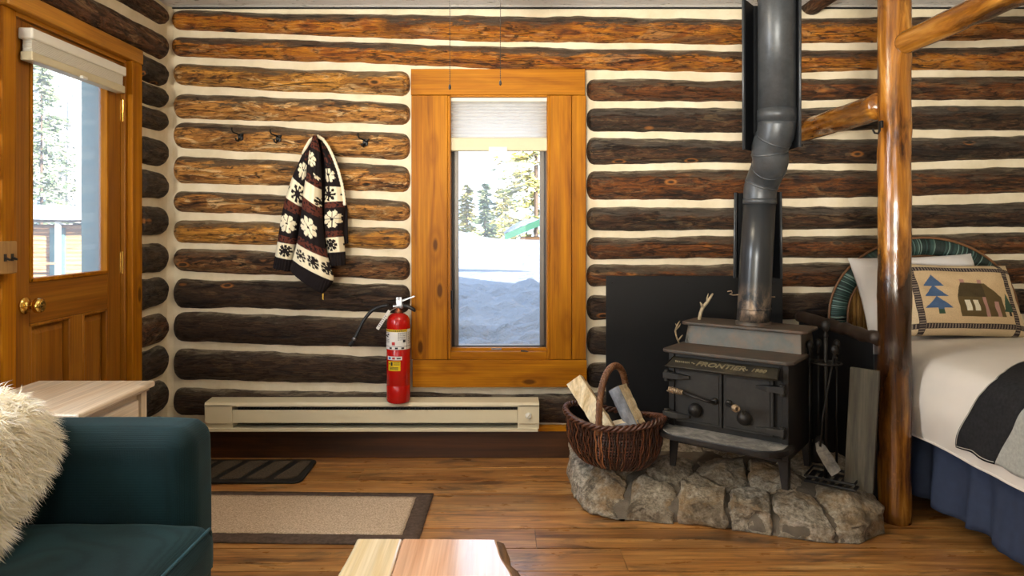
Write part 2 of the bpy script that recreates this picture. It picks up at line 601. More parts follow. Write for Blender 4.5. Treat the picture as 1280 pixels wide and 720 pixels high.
g = G('hearth_stone', .7, 0, .4)
oi = g.node('ShaderNodeObjectInfo')
n1 = g.noise(g.co(), 6, 9, .68, .5)
c = g.ramp(n1, [(.34, H('6a5f50')), (.46, H('a39782')), (.58, H('c6bca8')), (.7, H('dcd4c4'))])
n2 = g.noise(g.co(), 55, 6, .75)
c = g.mix(.85, c, g.ramp(n2, [(.38, .25), (.60, 1.35)]), 'MULTIPLY')
n3 = g.noise(g.co((1, 1, 1.6), (3, 7, 1)), 4.5, 7, .68, .5)
c = g.mix(g.math('MULTIPLY', g.ramp(n3, [(.48, 0.), (.60, 1.)]), .65), c, H('9a7440'))
n4 = g.noise(g.co((1, 1, 1), (9, 2, 4)), 6, 8, .7, .4)
c = g.mix(g.math('MULTIPLY', g.ramp(n4, [(.54, 0.), (.63, 1.)]), .8), c, H('2f2a25'))
c = g.mix(g.math('MULTIPLY', oi.outputs['Random'], .45), c, H('8a7452'))
g.col(c)
g.bump(g.math('ADD', g.math('ADD', n1, g.math('MULTIPLY', n4, .8)), g.math('MULTIPLY', n2, .45)), 1., .03)
M['stone'] = g.m
M['mortar'] = plain('hearth_mortar', '6a6052', .9, 0, .2, .25, 18, .8)

g = G('knit', .95, 0, .1)
at_ = g.node('ShaderNodeAttribute')
at_.attribute_name = 'tint'
g.col(at_.outputs['Color'])
g.bump(g.noise(g.co(), 220, 2), .6, .003)
M['knit'] = g.m
g = G('woven_print', .85, 0, .2)
at_ = g.node('ShaderNodeAttribute')
at_.attribute_name = 'tint'
wv = g.noise(g.co(), 260, 2)
g.col(g.mix(.35, at_.outputs['Color'], g.ramp(wv, [(.3, .6), (.7, 1.2)]), 'MULTIPLY'))
g.bump(wv, .3, .002)
M['print'] = g.m
M['duvet'] = plain('white_cotton', 'e4ddd2', .85, 0, .2, .03, 5)
M['pillow'] = plain('pillow_cotton', 'ece9e6', .85, 0, .2, .03, 5)
M['skirt'] = plain('navy_cotton', '363f54', .9, 0, .15, .1, 20)
M['throw_b'] = plain('black_wool', '2a2a2c', .95, 0, .15, .25, 90, .5)
M['throw_g'] = plain('grey_green_wool', 'a9aaa2', .95, 0, .15, .15, 90, .5)
M['stitch'] = plain('cream_stitch', 'b9b5aa', .9)
M['rim'] = plain('wicker_rim', '4a2a1a', .35, 0, .5, .35, 40)
g = G('green_wicker', .5, 0, .4)
ge = g.node('ShaderNodeNewGeometry')
g.col(g.ramp(ge.outputs['Random Per Island'], [(0., H('182624')), (.6, H('263a36')), (.85, H('3a5750')), (1., H('7d988f'))]))
M['wick_g'] = g.m
g = G('tan_wicker', .6, 0, .3)
ge = g.node('ShaderNodeNewGeometry')
g.col(g.ramp(ge.outputs['Random Per Island'], [(0., H('6e4a1e')), (.6, H('94692e')), (1., H('ab8344'))]))
M['wick_t'] = g.m
M['wick_e'] = plain('wicker_edge', '7d5636', .6)

# glass: thin sheet
g = G('window_glass', .02)
tr = g.node('ShaderNodeBsdfTransparent')
gl = g.node('ShaderNodeBsdfGlossy')
gl.inputs['Roughness'].default_value = .01
lw = g.node('ShaderNodeLayerWeight')
lw.inputs['Blend'].default_value = .5
fr = g.math('ADD', .04, g.math('MULTIPLY', g.math('POWER', lw.outputs['Facing'], 5.), .5))
mx = g.node('ShaderNodeMixShader')
g.L.new(fr, mx.inputs[0])
g.L.new(tr.outputs[0], mx.inputs[1])
g.L.new(gl.outputs[0], mx.inputs[2])
g.L.new(mx.outputs[0], g.out.inputs[0])
M['glass'] = g.m
# shade fabric lets daylight through
g = G('shade_fabric', .9, 0, .1, H('eeeae0'))
tl = g.node('ShaderNodeBsdfTranslucent')
tl.inputs['Color'].default_value = H('f4f1ea')
mx = g.node('ShaderNodeMixShader')
mx.inputs[0].default_value = .72
g.L.new(g.b.outputs[0], mx.inputs[1])
g.L.new(tl.outputs[0], mx.inputs[2])
g.L.new(mx.outputs[0], g.out.inputs[0])
M['shade'] = g.m
# the same sheet with a pale veil mixed in for the washed-out glare
for key, amt in (('glass_door', .13), ('glass_win', .035)):
    g = G('veiled_' + key, .02)
    tr = g.node('ShaderNodeBsdfTransparent')
    gl = g.node('ShaderNodeBsdfGlossy')
    gl.inputs['Roughness'].default_value = .01
    veil = g.node('ShaderNodeBsdfTranslucent')
    lw = g.node('ShaderNodeLayerWeight')
    lw.inputs['Blend'].default_value = .5
    fr = g.math('ADD', .04, g.math('MULTIPLY', g.math('POWER', lw.outputs['Facing'], 5.), .5))
    m0, m1 = g.node('ShaderNodeMixShader'), g.node('ShaderNodeMixShader')
    m0.inputs[0].default_value = amt
    g.L.new(tr.outputs[0], m0.inputs[1])
    g.L.new(veil.outputs[0], m0.inputs[2])
    g.L.new(fr, m1.inputs[0])
    g.L.new(m0.outputs[0], m1.inputs[1])
    g.L.new(gl.outputs[0], m1.inputs[2])
    g.L.new(m1.outputs[0], g.out.inputs[0])
    M[key] = g.m

# outdoors
g = G('snow', .9, 0, .2)
n = g.noise(g.co(), 2.2, 8, .6)
g.col(H('94999e'))
g.bump(n, .9, .25)
M['snow'] = g.m
M['hill'] = plain('far_snowy_hill', 'a9bccf', .9, 0, .1, .1, .02)
g = G('needles_yellow', .8, 0, .2)
ge = g.node('ShaderNodeNewGeometry')
g.col(g.ramp(ge.outputs['Random Per Island'], [(0., H('6a7a50')), (.4, H('9c9450')), (.75, H('b8a45c')), (1., H('d0d2d0'))]))
M['fol_y'] = g.m
g = G('needles_green', .8, 0, .2)
ge = g.node('ShaderNodeNewGeometry')
g.col(g.ramp(ge.outputs['Random Per Island'], [(0., H('5c6e58')), (.5, H('788866')), (.85, H('969a74')), (1., H('ccd0d0'))]))
M['fol_g'] = g.m
M['trunk'] = plain('conifer_trunk', '5a4a3c', .9)
M['birch'] = plain('birch_bark', 'cfcac2', .8, 0, .2, .25, 3)
M['cab_log'] = wood('cabin_logs', 'c09a6e', '96704a', '5a4028', 'x', .8, .2, .6, .3)
M['green_metal'] = plain('green_metal_roof', '2a5c46', .4, .2, .5, .1)
M['teal_paint'] = plain('teal_paint', '577a7c', .6, 0, .4, .06)
M['roof_dark'] = plain('roof_boards', '4a3c30', .8)
M['winpane'] = plain('cabin_window_pane', '7f9aa8', .2, 0, .5, .1)
M['white_paint'] = plain('white_paint', 'e0ddd6', .6)

LAMP, SKY, SUN, GLARE, REAR, SIDE, EXPO = 42., 3., 28., 680., 3., 42., 0.
# ================================================================== SETTING
YW = 3.83          # face of the chinking on the back wall
XL = -1.80         # face of the left wall
XR, YB, ZC = 3.2, -1.8, 2.44
WX0, WX1, WZ0, WZ1 = -.2785, .2656, .537, 1.951      # window opening
DY0, DY1, DZ = 2.60, 3.385, 2.04                     # door opening
LW = (1.2, 1.9, .98, 2.1)                            # side window behind the sofa y0 y1 z0 z1
RW = (-1.72, .35, .92, 2.15)                         # rear window opening x0 x1 z0 z1

# floor: boards running across the room
mb = MB()
rf = random.Random(3)
y = 3.46 - .183 * 29
edges = []
while y < YW + .15:
    edges.append(y)
    y += .183
for a, b in zip(edges, edges[1:]):
    x = XL - .1 - rf.random() * 2.2
    while x < XR + .1:
        L = rf.choice((2.4, 3.0, 3.7, 4.3))
        g_ = .0026 + rf.random() * .0018
        mb.box(x + .0008, x + L - .0008, a + g_, b - g_, -.03, -rf.random() * .0012)
        x += L
tag(mb.build('floor', M['floor']), kind='structure')
mb = MB()
mb.box(XL - .2, XR + .2, YB - .2, YW + .2, -.25, -.031)
tag(mb.build('floor_underlay', M['dark_gap']), kind='structure')

# ceiling
mb = MB()
yy = YB
while yy < YW:
    mb.box(XL - .1, XR + .1, yy + .001, min(yy + .14, YW + .05) - .001, ZC, ZC + .04)
    yy += .14
tag(mb.build('ceiling', M['ceil'], bevel=.003, seg=1), kind='structure')
mb = MB()
mb.box(XL, XR, YW - .006, YW + .02, ZC - .009, ZC - .001)
tag(mb.build('gap_shade_strip', M['dark_gap']), kind='structure')  # dark strip painted for the shaded gap under the ceiling

# back wall
mb = MB()
mb.box(XL - .2, WX0, YW, YW + .2, -.1, ZC + .1).box(WX1, XR + .2, YW, YW + .2, -.1, ZC + .1)
mb.box(WX0, WX1, YW, YW + .2, -.1, WZ0).box(WX0, WX1, YW, YW + .2, WZ1, ZC + .1)
wall_back = tag(mb.build('wall_back', M['chink']), kind='structure')
# left wall
mb = MB()
mb.box(XL - .165, XL, YB, LW[0], -.1, ZC + .1).box(XL - .165, XL, LW[1], DY0, -.1, ZC + .1).box(XL - .165, XL, LW[0], LW[1], -.1, LW[2]).box(XL - .165, XL, LW[0], LW[1], LW[3], ZC + .1).box(XL - .165, XL, DY1, YW, -.1, ZC + .1).box(XL - .165, XL, DY0, DY1, DZ, ZC + .1)
wall_left = tag(mb.build('wall_left', M['chink']), kind='structure')
mb = MB()
mb.box(XR, XR + .2, YB, YW, -.1, ZC + .1)
tag(mb.build('wall_right', M['plaster']), kind='structure')
mb = MB()
mb.box(XL - .2, RW[0], YB - .2, YB, -.1, ZC + .1).box(RW[1], XR + .2, YB - .2, YB, -.1, ZC + .1)
mb.box(RW[0], RW[1], YB - .2, YB, -.1, RW[2]).box(RW[0], RW[1], YB - .2, YB, RW[3], ZC + .1)
tag(mb.build('wall_rear', M['plaster']), kind='structure')
# chinking fillet in the corner
mb = MB()
mb.grid(7, 60, lambda u, v: Vector((XL - .005 + .06 * (1 - math.sin(u * PI / 2)) * 0 + .05 * (1 - math.cos(u * PI / 2)) + 0.004 * nz(v * 14, u),
                                    YW + .005 - .05 * (1 - math.sin(u * PI / 2)) + .004 * nz(v * 14, u, 4), v * ZC)))
tag(mb.build('trim_2', M['chink'], smooth_=True), kind='structure')
# pitched roof over the cabin
mb = MB()
for s in (0,):
    mb.add([(XL - .9, YB - 1.0, 2.62), (XR + 1.2, YB - 1.0, 2.62), (XR + 1.2, 1.0, 4.3), (XL - .9, 1.0, 4.3), (XL - .9, YW + .55, 2.62), (XR + 1.2, YW + .55, 2.62),
            (XL - .9, YB - 1.0, 2.74), (XR + 1.2, YB - 1.0, 2.74), (XR + 1.2, 1.0, 4.75), (XL - .9, 1.0, 4.75), (XL - .9, YW + .55, 2.74), (XR + 1.2, YW + .55, 2.74)],
           [(0, 1, 2, 3), (3, 2, 5, 4), (6, 9, 8, 7), (9, 10, 11, 8), (0, 6, 7, 1), (4, 5, 11, 10), (0, 3, 9, 6), (3, 4, 10, 9), (1, 7, 8, 2), (2, 8, 11, 5)])
tag(mb.build('roof', M['roof_dark']), kind='structure')


# ------------------------------------------------------------------ logs
def log_mesh(ends, pts, face, rp, axis, seed, rl=.05, rr=.05, per=50, n=26):
    """log lying in a wall: ends (a0,a1) along axis, pts [(a, zc, hh)...]; face = wall face, rp = half depth"""
    a0, a1 = ends
    L = a1 - a0
    ns = max(8, int(L * per))
    ss = [i / ns for i in range(ns + 1)]
    ex = [.006, .02, .04, .065, .1]
    al = sorted(set([round(a0 + s * L, 4) for s in ss] + [round(a0 + e * .6, 4) for e in ex if rl] + [round(a1 - e * .6, 4) for e in ex if rr]))
    zc_ = [(p[0], p[1]) for p in pts]
    hh_ = [(p[0], p[2]) for p in pts]
    vs, fs = [], []
    for a in al:
        zc, hh = interp(zc_, a), interp(hh_, a)
        k = 1.0
        if rl and a - a0 < rl:
            k = min(k, .3 + .7 * math.sqrt(max(0, 1 - (1 - (a - a0) / rl) ** 2)))
        if rr and a1 - a < rr:
            k = min(k, .3 + .7 * math.sqrt(max(0, 1 - (1 - (a1 - a) / rr) ** 2)))
        zc += .007 * nz(a * 1.3, seed * 3.7) + .004 * nz(a * 6, seed)
        hh *= 1 + .07 * nz(a * 3.1, seed * 1.9) + .05 * nz(a * 11, seed * 2.9)
        for j in range(n):
            t = 2 * PI * j / n
            cz, cy = math.sin(t), math.cos(t)
            d = 1 + .06 * nz(a * 2.4 + seed, cz * 1.1, cy * 1.1) + .05 * nz(a * 8, cz * 2.2 + seed, cy * 2.2) + .035 * nz(a * 25, cz * 5, cy * 5 + seed)
            bump = nz(a * 3.3 + 17, cz * 2 + seed * 2, cy * 2)
            d += .16 * max(0, bump - .42)
            oz = hh * k * d * (1.0 * cz)
            od = rp * k * d * math.copysign(abs(cy) ** .85, cy)
            p = face + (.022 - od if axis == 'x' else od - .022)
            vs.append((a, p, zc + oz) if axis == 'x' else (p, a, zc + oz))
    m = len(al)
    for i in range(m - 1):
        for j in range(n):
            fs.append((i * n + j, i * n + (j + 1) % n, (i + 1) * n + (j + 1) % n, (i + 1) * n + j))
    fs.append(tuple(range(n)))
    fs.append(tuple((m - 1) * n + j for j in range(n - 1, -1, -1)))
    return MB().add(vs, fs)


DL = 3.785   # average distance of the log faces


def log_back(rows, ends, mat_, seed, rl, rr, rp=.068):
    """rows: (px, ytop, ybottom) read off the photograph at the log face"""
    pts = []
    for px, y0, y1 in rows:
        c = at(px, (y0 + y1) / 2, DL)
        pts.append((c.x, c.z, (y1 - y0) / 2 / F * DL * 1.03))
    a0 = at(ends[0], 0, DL).x
    a1 = at(ends[1], 0, DL).x
    log_mesh((a0, a1), pts, YW, rp, 'x', seed, rl, rr).build('log', M[mat_], wall_back, True)


XE = XR + .05
PXE = CX + XE / DL * F
log_back([(212, 9, 35), (320, 13, 39), (512, 16, 47), (640, 18, 51), (930, 20, 53), (1100, 19, 51), (1280, 17, 47)], (211, PXE), 'log_a', 1, .05, 0)
log_back([(212, 42, 68), (320, 45, 71), (560, 55, 82), (640, 57, 86), (930, 62, 89), (1100, 60, 86), (1280, 55, 86)], (211, PXE), 'log_a', 2, .05, 0)
left = [((77, 104), (81, 110), (89, 119), 'log_b2'), ((114, 146), (119, 150), (128, 155), 'log_b'), ((151, 184), (157, 190), (165, 199), 'log_b'),
        ((194, 229), (199, 231), (206, 241), 'log_b'), ((238, 265), (242, 268), (250, 277), 'log_b'), ((274, 303), (277, 306), (285, 313), 'log_b2'),
        ((311, 339), (314, 344), (322, 351), 'log_b3'), ((349, 386), (351, 388), (356, 393), 'log_c'), ((390, 429), (394, 432), (400, 436), 'log_c'),
        ((437, 476), (441, 479), (447, 482), 'log_c')]
for i, (a, b, c, mt) in enumerate(left):
    log_back([(212,) + a, (320,) + b, (512,) + c], (213, 511.5), mt, 10 + i, .05, .05)
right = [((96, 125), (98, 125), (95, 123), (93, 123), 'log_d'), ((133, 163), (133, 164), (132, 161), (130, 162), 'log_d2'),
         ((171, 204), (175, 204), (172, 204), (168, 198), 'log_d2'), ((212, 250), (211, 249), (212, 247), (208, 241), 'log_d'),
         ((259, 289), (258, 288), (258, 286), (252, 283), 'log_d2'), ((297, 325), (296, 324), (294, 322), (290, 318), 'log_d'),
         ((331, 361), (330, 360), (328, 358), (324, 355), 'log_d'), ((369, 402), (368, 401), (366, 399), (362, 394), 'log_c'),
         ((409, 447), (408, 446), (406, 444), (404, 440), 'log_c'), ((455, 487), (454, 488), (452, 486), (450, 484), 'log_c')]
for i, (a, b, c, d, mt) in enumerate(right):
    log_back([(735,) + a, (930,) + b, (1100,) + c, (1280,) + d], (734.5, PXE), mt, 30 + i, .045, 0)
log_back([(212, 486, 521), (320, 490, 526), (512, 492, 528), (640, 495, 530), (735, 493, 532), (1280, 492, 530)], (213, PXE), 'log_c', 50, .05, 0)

# left wall logs (row heights read where they meet the corner)
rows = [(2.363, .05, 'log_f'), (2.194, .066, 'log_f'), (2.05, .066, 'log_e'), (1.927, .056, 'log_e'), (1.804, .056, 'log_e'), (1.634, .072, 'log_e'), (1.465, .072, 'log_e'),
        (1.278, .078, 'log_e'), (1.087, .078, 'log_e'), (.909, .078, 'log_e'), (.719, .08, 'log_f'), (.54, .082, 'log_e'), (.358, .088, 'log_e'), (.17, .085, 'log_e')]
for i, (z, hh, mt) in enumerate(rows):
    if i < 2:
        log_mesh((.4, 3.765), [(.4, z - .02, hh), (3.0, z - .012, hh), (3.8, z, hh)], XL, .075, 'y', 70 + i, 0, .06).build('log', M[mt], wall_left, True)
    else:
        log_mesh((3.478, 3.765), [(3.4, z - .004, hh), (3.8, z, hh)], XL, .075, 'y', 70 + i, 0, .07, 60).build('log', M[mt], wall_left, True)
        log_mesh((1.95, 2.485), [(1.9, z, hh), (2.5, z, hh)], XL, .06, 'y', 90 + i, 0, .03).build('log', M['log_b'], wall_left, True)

# dark base board along the back wall, with the cream ledge strip above it
mb = MB()
mb.box(XL + .02, XR, 3.795, YW + .02, 0, .145)
tag(mb.build('baseboard_back', M['base'], bevel=.004), kind='structure')
mb = MB()
mb.box(XL + .1, XR, 3.78, YW + .02, .147, .172)
tag(mb.build('trim_3', M['casing_x'], bevel=.003), kind='structure')

# ------------------------------------------------------------------ window in the back wall
win = empty('window_1', (0, YW, 0), kind='structure')
YC = 3.765
lx = lambda px: at(px, 0, YC).x
lz = lambda py: at(0, py, YC).z


def wbox(name, px0, px1, py0, py1, y0, y1, m, bev=.003):
    return MB().box(lx(px0), lx(px1), y0 - YW, y1 - YW, lz(py1), lz(py0)).build(name, M[m], win, bevel=bev)


wbox('casing_board', 513.5, 731.5, 86, 118.5, YC, YW + .01, 'casing_x')
wbox('casing_board', 514, 559.5, 119, 449.5, YC + .003, YW + .01, 'casing_z')
wbox('casing_board', 687.5, 714.5, 119, 449.5, YC + .003, YW + .01, 'casing_z')
wbox('casing_board', 715, 732.5, 119, 449.5, YC + .003, YW + .01, 'casing_z')
wbox('casing_board', 515.5, 733.5, 450, 484, YC - .003, YW + .01, 'casing_x')
# jambs and sill lining the opening
wbox('jamb', 559.5, 563, 119, 449.5, YC + .006, 4.03, 'casing_z')
wbox('jamb', 684, 687.5, 119, 449.5, YC + .006, 4.03, 'casing_z')
wbox('head_jamb', 563, 684, 117, 121, YC + .006, 4.03, 'casing_x')
wbox('sill', 563, 684, 440, 450, YC + .006, 4.03, 'casing_x')
wbox('stop_bead', 563, 684, 436.5, 441, YC + .045, YC + .075, 'casing_x')
YS = 3.86
sx = lambda px: at(px, 0, YS).x
sz = lambda py: at(0, py, YS).z
ring = MB()
x0, x1, z0, z1 = sx(563.5), sx(684.5), sz(436), sz(121)
w = .018
ring.box(x0, x0 + w, YS - YW, YS + .05 - YW, z0, z1).box(x1 - w, x1, YS - YW, YS + .05 - YW, z0, z1)
ring.box(x0 + w, x1 - w, YS - YW, YS + .05 - YW, z0, z0 + w).box(x0 + w, x1 - w, YS - YW, YS + .05 - YW, z1 - w, z1)
ring.build('sash_frame', M['bronze'], win, bevel=.003)
ring = MB()
i0, i1, k0, k1 = x0 + w, x1 - w, z0 + w * .6, z1 - w
w2 = .024
ring.box(i0, i0 + w2, YS + .012 - YW, YS + .04 - YW, k0, k1).box(i1 - w2, i1, YS + .012 - YW, YS + .04 - YW, k0, k1)
ring.box(i0 + w2, i1 - w2, YS + .012 - YW, YS + .04 - YW, k0, k0 + .008).box(i0 + w2, i1 - w2, YS + .012 - YW, YS + .04 - YW, k1 - w2, k1)
ring.build('screen_frame', M['bronze_l'], win, bevel=.002)
MB().box(i0 + w2 - .004, i1 - w2 + .004, YS + .025 - YW, YS + .027 - YW, k0, k1 - w2 + .004).build('glass', M['glass_win'], win)
c = MB()
c.box(lx(646), lx(668), YC + .02 - YW, YC + .05 - YW, lz(447), lz(443))
c.tube([(lx(651), YC + .025 - YW, lz(443)), (lx(652), YC + .015 - YW, lz(439.5)), (lx(659), YC + .012 - YW, lz(440.5)), (lx(664), YC + .012 - YW, lz(442))], [.006, .007, .006, .005], 8)
c.build('crank_handle', M['iron'], win, bevel=.002)
c = MB()
c.box(lx(560.5), lx(565), YC + .03 - YW, YC + .05 - YW, lz(387), lz(364)).tube([(lx(562.5), YC + .03 - YW, lz(384)), (lx(562), YC + .018 - YW, lz(372)), (lx(563), YC + .022 - YW, lz(365))], [.004, .006, .005], 8)
c.build('sash_lock', M['iron'], win, bevel=.002)
MB().box(lx(614), lx(627), YC + .04 - YW, YC + .05 - YW, lz(439), lz(437)).build('latch_plate', M['steel'], win)

# cellular shade, half raised
bl = empty('cellular_shade', (0, 3.815, 1.951), 0, 'white pleated shade half raised in the pine framed window', 'window shade')
BX0, BX1 = at(561.5, 0, 3.8).x, at(685.5, 0, 3.8).x
zz = lambda py: at(0, py, 3.8).z - 1.951
MB().box(BX0, BX1, -.02, .025, zz(127), zz(120)).build('headrail', M['white_pl'], bl, bevel=.004)
mb = MB()
npl = 11
za, zb = zz(127), zz(172)
for side in (1,):
    mb.grid(2, npl * 2 + 1, lambda u, v, side=side: Vector((BX0 + .004 + u * (BX1 - BX0 - .008), .002 + side * (.001 + .007 * abs(math.sin(v * npl * PI))), za + (zb - za) * v)))
mb.build('pleated_fabric', M['shade'], bl)
br = MB().box(BX0, BX1, -.014, .02, zz(188.5), zz(172)).build('bottom_rail', M['beige_pl'], bl, bevel=.005)
MB().box(at(611, 0, 3.8).x, at(634, 0, 3.8).x, -.02, -.013, zz(190), zz(183.5)).build('pull_tab', M['white_pl'], br, bevel=.002)

# ------------------------------------------------------------------ door in the left wall
door = empty('door_1', (XL, DY0, 0), kind='structure')
DW = DY1 - DY0
# casing round the door
tr = empty('trim_4', (XL, DY0, 0), kind='structure')
MB().box(-.02, .012, -.07, -.002, 0, DZ + .005).build('casing_board', M['casing_z'], tr, bevel=.005)
MB().box(-.02, .035, DW, DW + .09, 0, DZ + .005).build('casing_board', M['casing_z'], tr, bevel=.005)
MB().box(-.02, .038, -.075, DW + .095, DZ + .005, DZ + .075).build('casing_board', M['casing_y'], tr, bevel=.005)
MB().box(-.053, .004, DW - .012, DW, 0, DZ).build('jamb', M['casing_z'], tr)
MB().box(-.053, .004, 0, .012, 0, DZ).build('jamb', M['casing_z'], tr)
MB().box(-.053, .004, .012, DW - .012, DZ - .012, DZ + .005).build('head_jamb', M['casing_y'], tr)
for y0, y1 in ((-.03, .012), (DW - .04, DW + .03)):
    MB().box(-.19, -.054, y0, y1, -.1, DZ).build('outer_jamb', M['teal_paint'], tr, bevel=.002)['label'] = 'teal painted outer jamb'
MB().box(-.19, -.054, .0, DW, DZ - .012, DZ + .03).build('outer_head_jamb', M['teal_paint'], tr)['label'] = 'teal painted outer jamb'
MB().box(-.012, .012, DW - .028, DW - .012, 0, DZ - .012).build('stop_bead', M['door_z'], tr, bevel=.003)
# leaf: stiles and rails
X0, X1 = -.052, -.008
GY0, GY1, GZ0, GZ1 = .105, .645, 1.03, 1.93


def dbox(name, y0, y1, z0, z1, m='door_z', x0=X0, x1=X1, bev=.004, par=None):
    return MB().box(x0, x1, y0, y1, z0, z1).build(name, M[m], par or door, bevel=bev)


dbox('stile', .014, GY0, .01, DZ - .014)
dbox('stile', GY1, DW - .03, .01, DZ - .014)
dbox('top_rail', GY0, GY1, GZ1, DZ - .014, 'door_y')
dbox('lock_rail', GY0, GY1, .87, GZ0, 'door_y')
dbox('bottom_rail', GY0, GY1, .01, .26, 'door_y')
dbox('mullion', .365, .45, .26, .87)
for y0, y1 in ((GY0, .365), (.45, GY1)):
    pn = MB()
    # raised and fielded panel
    b_ = .045
    zs0, zs1 = .26, .87
    vs = [(X1 - .03, y0, zs0), (X1 - .03, y1, zs0), (X1 - .03, y1, zs1), (X1 - .03, y0, zs1)]
    vs += [(X1 - .026, y0 + .012, zs0 + .012), (X1 - .026, y1 - .012, zs0 + .012), (X1 - .026, y1 - .012, zs1 - .012), (X1 - .026, y0 + .012, zs1 - .012)]
    vs += [(X1 - .01, y0 + b_, zs0 + b_), (X1 - .01, y1 - b_, zs0 + b_), (X1 - .01, y1 - b_, zs1 - b_), (X1 - .01, y0 + b_, zs1 - b_)]
    pn.add(vs, [(0, 1, 5, 4), (1, 2, 6, 5), (2, 3, 7, 6), (3, 0, 4, 7), (4, 5, 9, 8), (5, 6, 10, 9), (6, 7, 11, 10), (7, 4, 8, 11), (8, 9, 10, 11)])
    pn.build('raised_panel', M['door_z'], door)
    md = MB()
    for yy in (y0, y1 - .012):
        md.box(X1 - .03, X1 + .003, yy, yy + .012, zs0, zs1)
    md.box(X1 - .03, X1 + .003, y0, y1, zs1 - .012, zs1).box(X1 - .03, X1 + .003, y0, y1, zs0, zs0 + .012)
    md.build('panel_moulding', M['door_z'], door, bevel=.004)
gb = MB()
for yy in (GY0, GY1 - .016):
    gb.box(X1 - .03, X1 + .006, yy, yy + .016, GZ0, GZ1)
gb.box(X1 - .03, X1 + .006, GY0, GY1, GZ0, GZ0 + .016).box(X1 - .03, X1 + .006, GY0, GY1, GZ1 - .016, GZ1)
gb.build('glazing_bead', M['casing_z'], door, bevel=.004)
MB().box(X1 - .026, X1 - .022, GY0 + .01, GY1 - .01, GZ0 + .01, GZ1 - .01).build('glass', M['glass_door'], door)
kn = MB()
Mx = rotm(0, PI / 2, 0, (X1, .076, .945))
kn.lathe([(.033, 0), (.034, .003), (.031, .008), (.02, .012), (.013, .016), (.012, .03), (.018, .036), (.027, .045), (.029, .055), (.026, .066), (.016, .071), (.010, .069), (.004, .069)], 28, Mx)
kn.build('door_knob', M['brass'], door, True)
for hz in (1.80, 1.075, .25):
    hg = MB()
    hg.box(X1 - .004, X1 + .002, DW - .036, DW - .012, hz - .05, hz + .05)
    hg.tube([(X1 + .006, DW - .024, hz - .052), (X1 + .006, DW - .024, hz + .052)], .007, 10)
    hg.build('hinge', M['brass'], door, bevel=.001)
# shade on the door
sh = empty('cellular_shade', (XL, DY0, 1.93), 0, 'beige pleated shade raised to the top of the door glass', 'window shade')
ya, yb = .035, .70
MB().box(-.006, .05, ya, yb, .02, .062).build('headrail', M['white_pl'], sh, bevel=.006)
mb = MB()
for k in range(9):
    mb.box(.004, .040, ya + .012, yb - .012, .02 - .005 * k - .0042, .02 - .005 * k)
mb.build('pleated_fabric', M['white_pl'], sh, bevel=.0015, seg=1)
br = MB().box(.0, .046, ya + .004, yb - .004, -.06, -.026).build('bottom_rail', M['beige_pl'], sh, bevel=.004)
MB().box(.044, .056, .34, .38, -.064, -.052).build('pull_tab', M['white_pl'], br, bevel=.002)

# switch plate on the casing
sw = empty('light_switch', (XL + .04, 2.505, 1.135), 0, 'wooden double toggle switch plate beside the door', 'light switch')
MB().box(0, .012, -.055, .045, -.058, .058).build('cover_plate', M['switch_wood'], sw, bevel=.004)
for yy in (-.018, .018):
    t = MB().tube([(.01, yy, .0), (.03, yy, -.008)], [.005, .004], 8)
    t.box(.011, .0135, yy - .007, yy + .007, -.013, .013)
    t.build('toggle', M['bronze'], sw)

# ================================================================== OUTDOORS
mb = MB()


def bank(x, y):
    p = interp([(4.0, .44), (4.8, .46), (5.4, .58), (6.0, .70), (6.5, .70), (7.4, .66), (8.8, .74), (10.5, .83), (13, .99), (14.5, 1.0), (17, .7), (22, .2), (60, .2)], y)
    p += .06 * nz(x * .5, y * .35) * smooth((y - 4) / 4) - .045 * x * smooth((y - 6) / 6) * (1 if x > -1.2 else 0)
    p += (.11 * nz(x * 1.6, y * 1.6, 3) + .09 * nz(x * 4, y * 4, 8) + .05 * nz(x * 9, y * 9, 5)) * (1 - smooth((y - 6) / 1.2))
    p += .22 * math.exp(-((x + .75) / .5) ** 2 - ((y - 13.2) / 2) ** 2)
    return p


ys = [4.05 + .03 * i for i in range(100)] + [7.05 + .25 * i for i in range(60)] + [22 + 1.5 * i for i in range(26)]
xs = [-3 + .4 * i for i in range(5)] + [-1 + .03 * i for i in range(70)] + [1.1 + .19 * i for i in range(10)] + [3 + .4 * i for i in range(12)]
nx = len(xs)
mb.v = [Vector((x * (1 + max(0, (y - 8)) * .06), y, bank(x, y))) for y in ys for x in xs]
mb.f = [(j * nx + i, j * nx + i + 1, (j + 1) * nx + i + 1, (j + 1) * nx + i) for j in range(len(ys) - 1) for i in range(nx - 1)]
tag(mb.build('ground_snow', M['snow'], smooth_=True), kind='structure')


def field(x, y):
    return -.35 + .5 * smooth((-x - 17) / 6) * 0 - .5 * smooth((-x - 3) / 14) + .12 * nz(x * .35, y * .35) + .5 * math.exp(-((x + 9.2) / 1.6) ** 2 - ((y - 14) / 2.0) ** 2)


mb = MB()
xs = [-2.05 - .5 * i for i in range(130)]
ys = [-20 + .8 * i for i in range(130)]
nx = len(xs)
mb.v = [Vector((x, y, field(x, y))) for y in ys for x in xs]
mb.f = [(j * nx + i, j * nx + i + 1, (j + 1) * nx + i + 1, (j + 1) * nx + i) for j in range(len(ys) - 1) for i in range(nx - 1)]
tag(mb.build('ground_field', M['snow'], smooth_=True), kind='structure')
mb = MB().add([(-60, -60, -.9), (60, -60, -.9), (60, -2.3, -.9), (-60, -2.3, -.9)], [(0, 1, 2, 3)])
tag(mb.build('ground_rear', M['snow']), kind='structure')

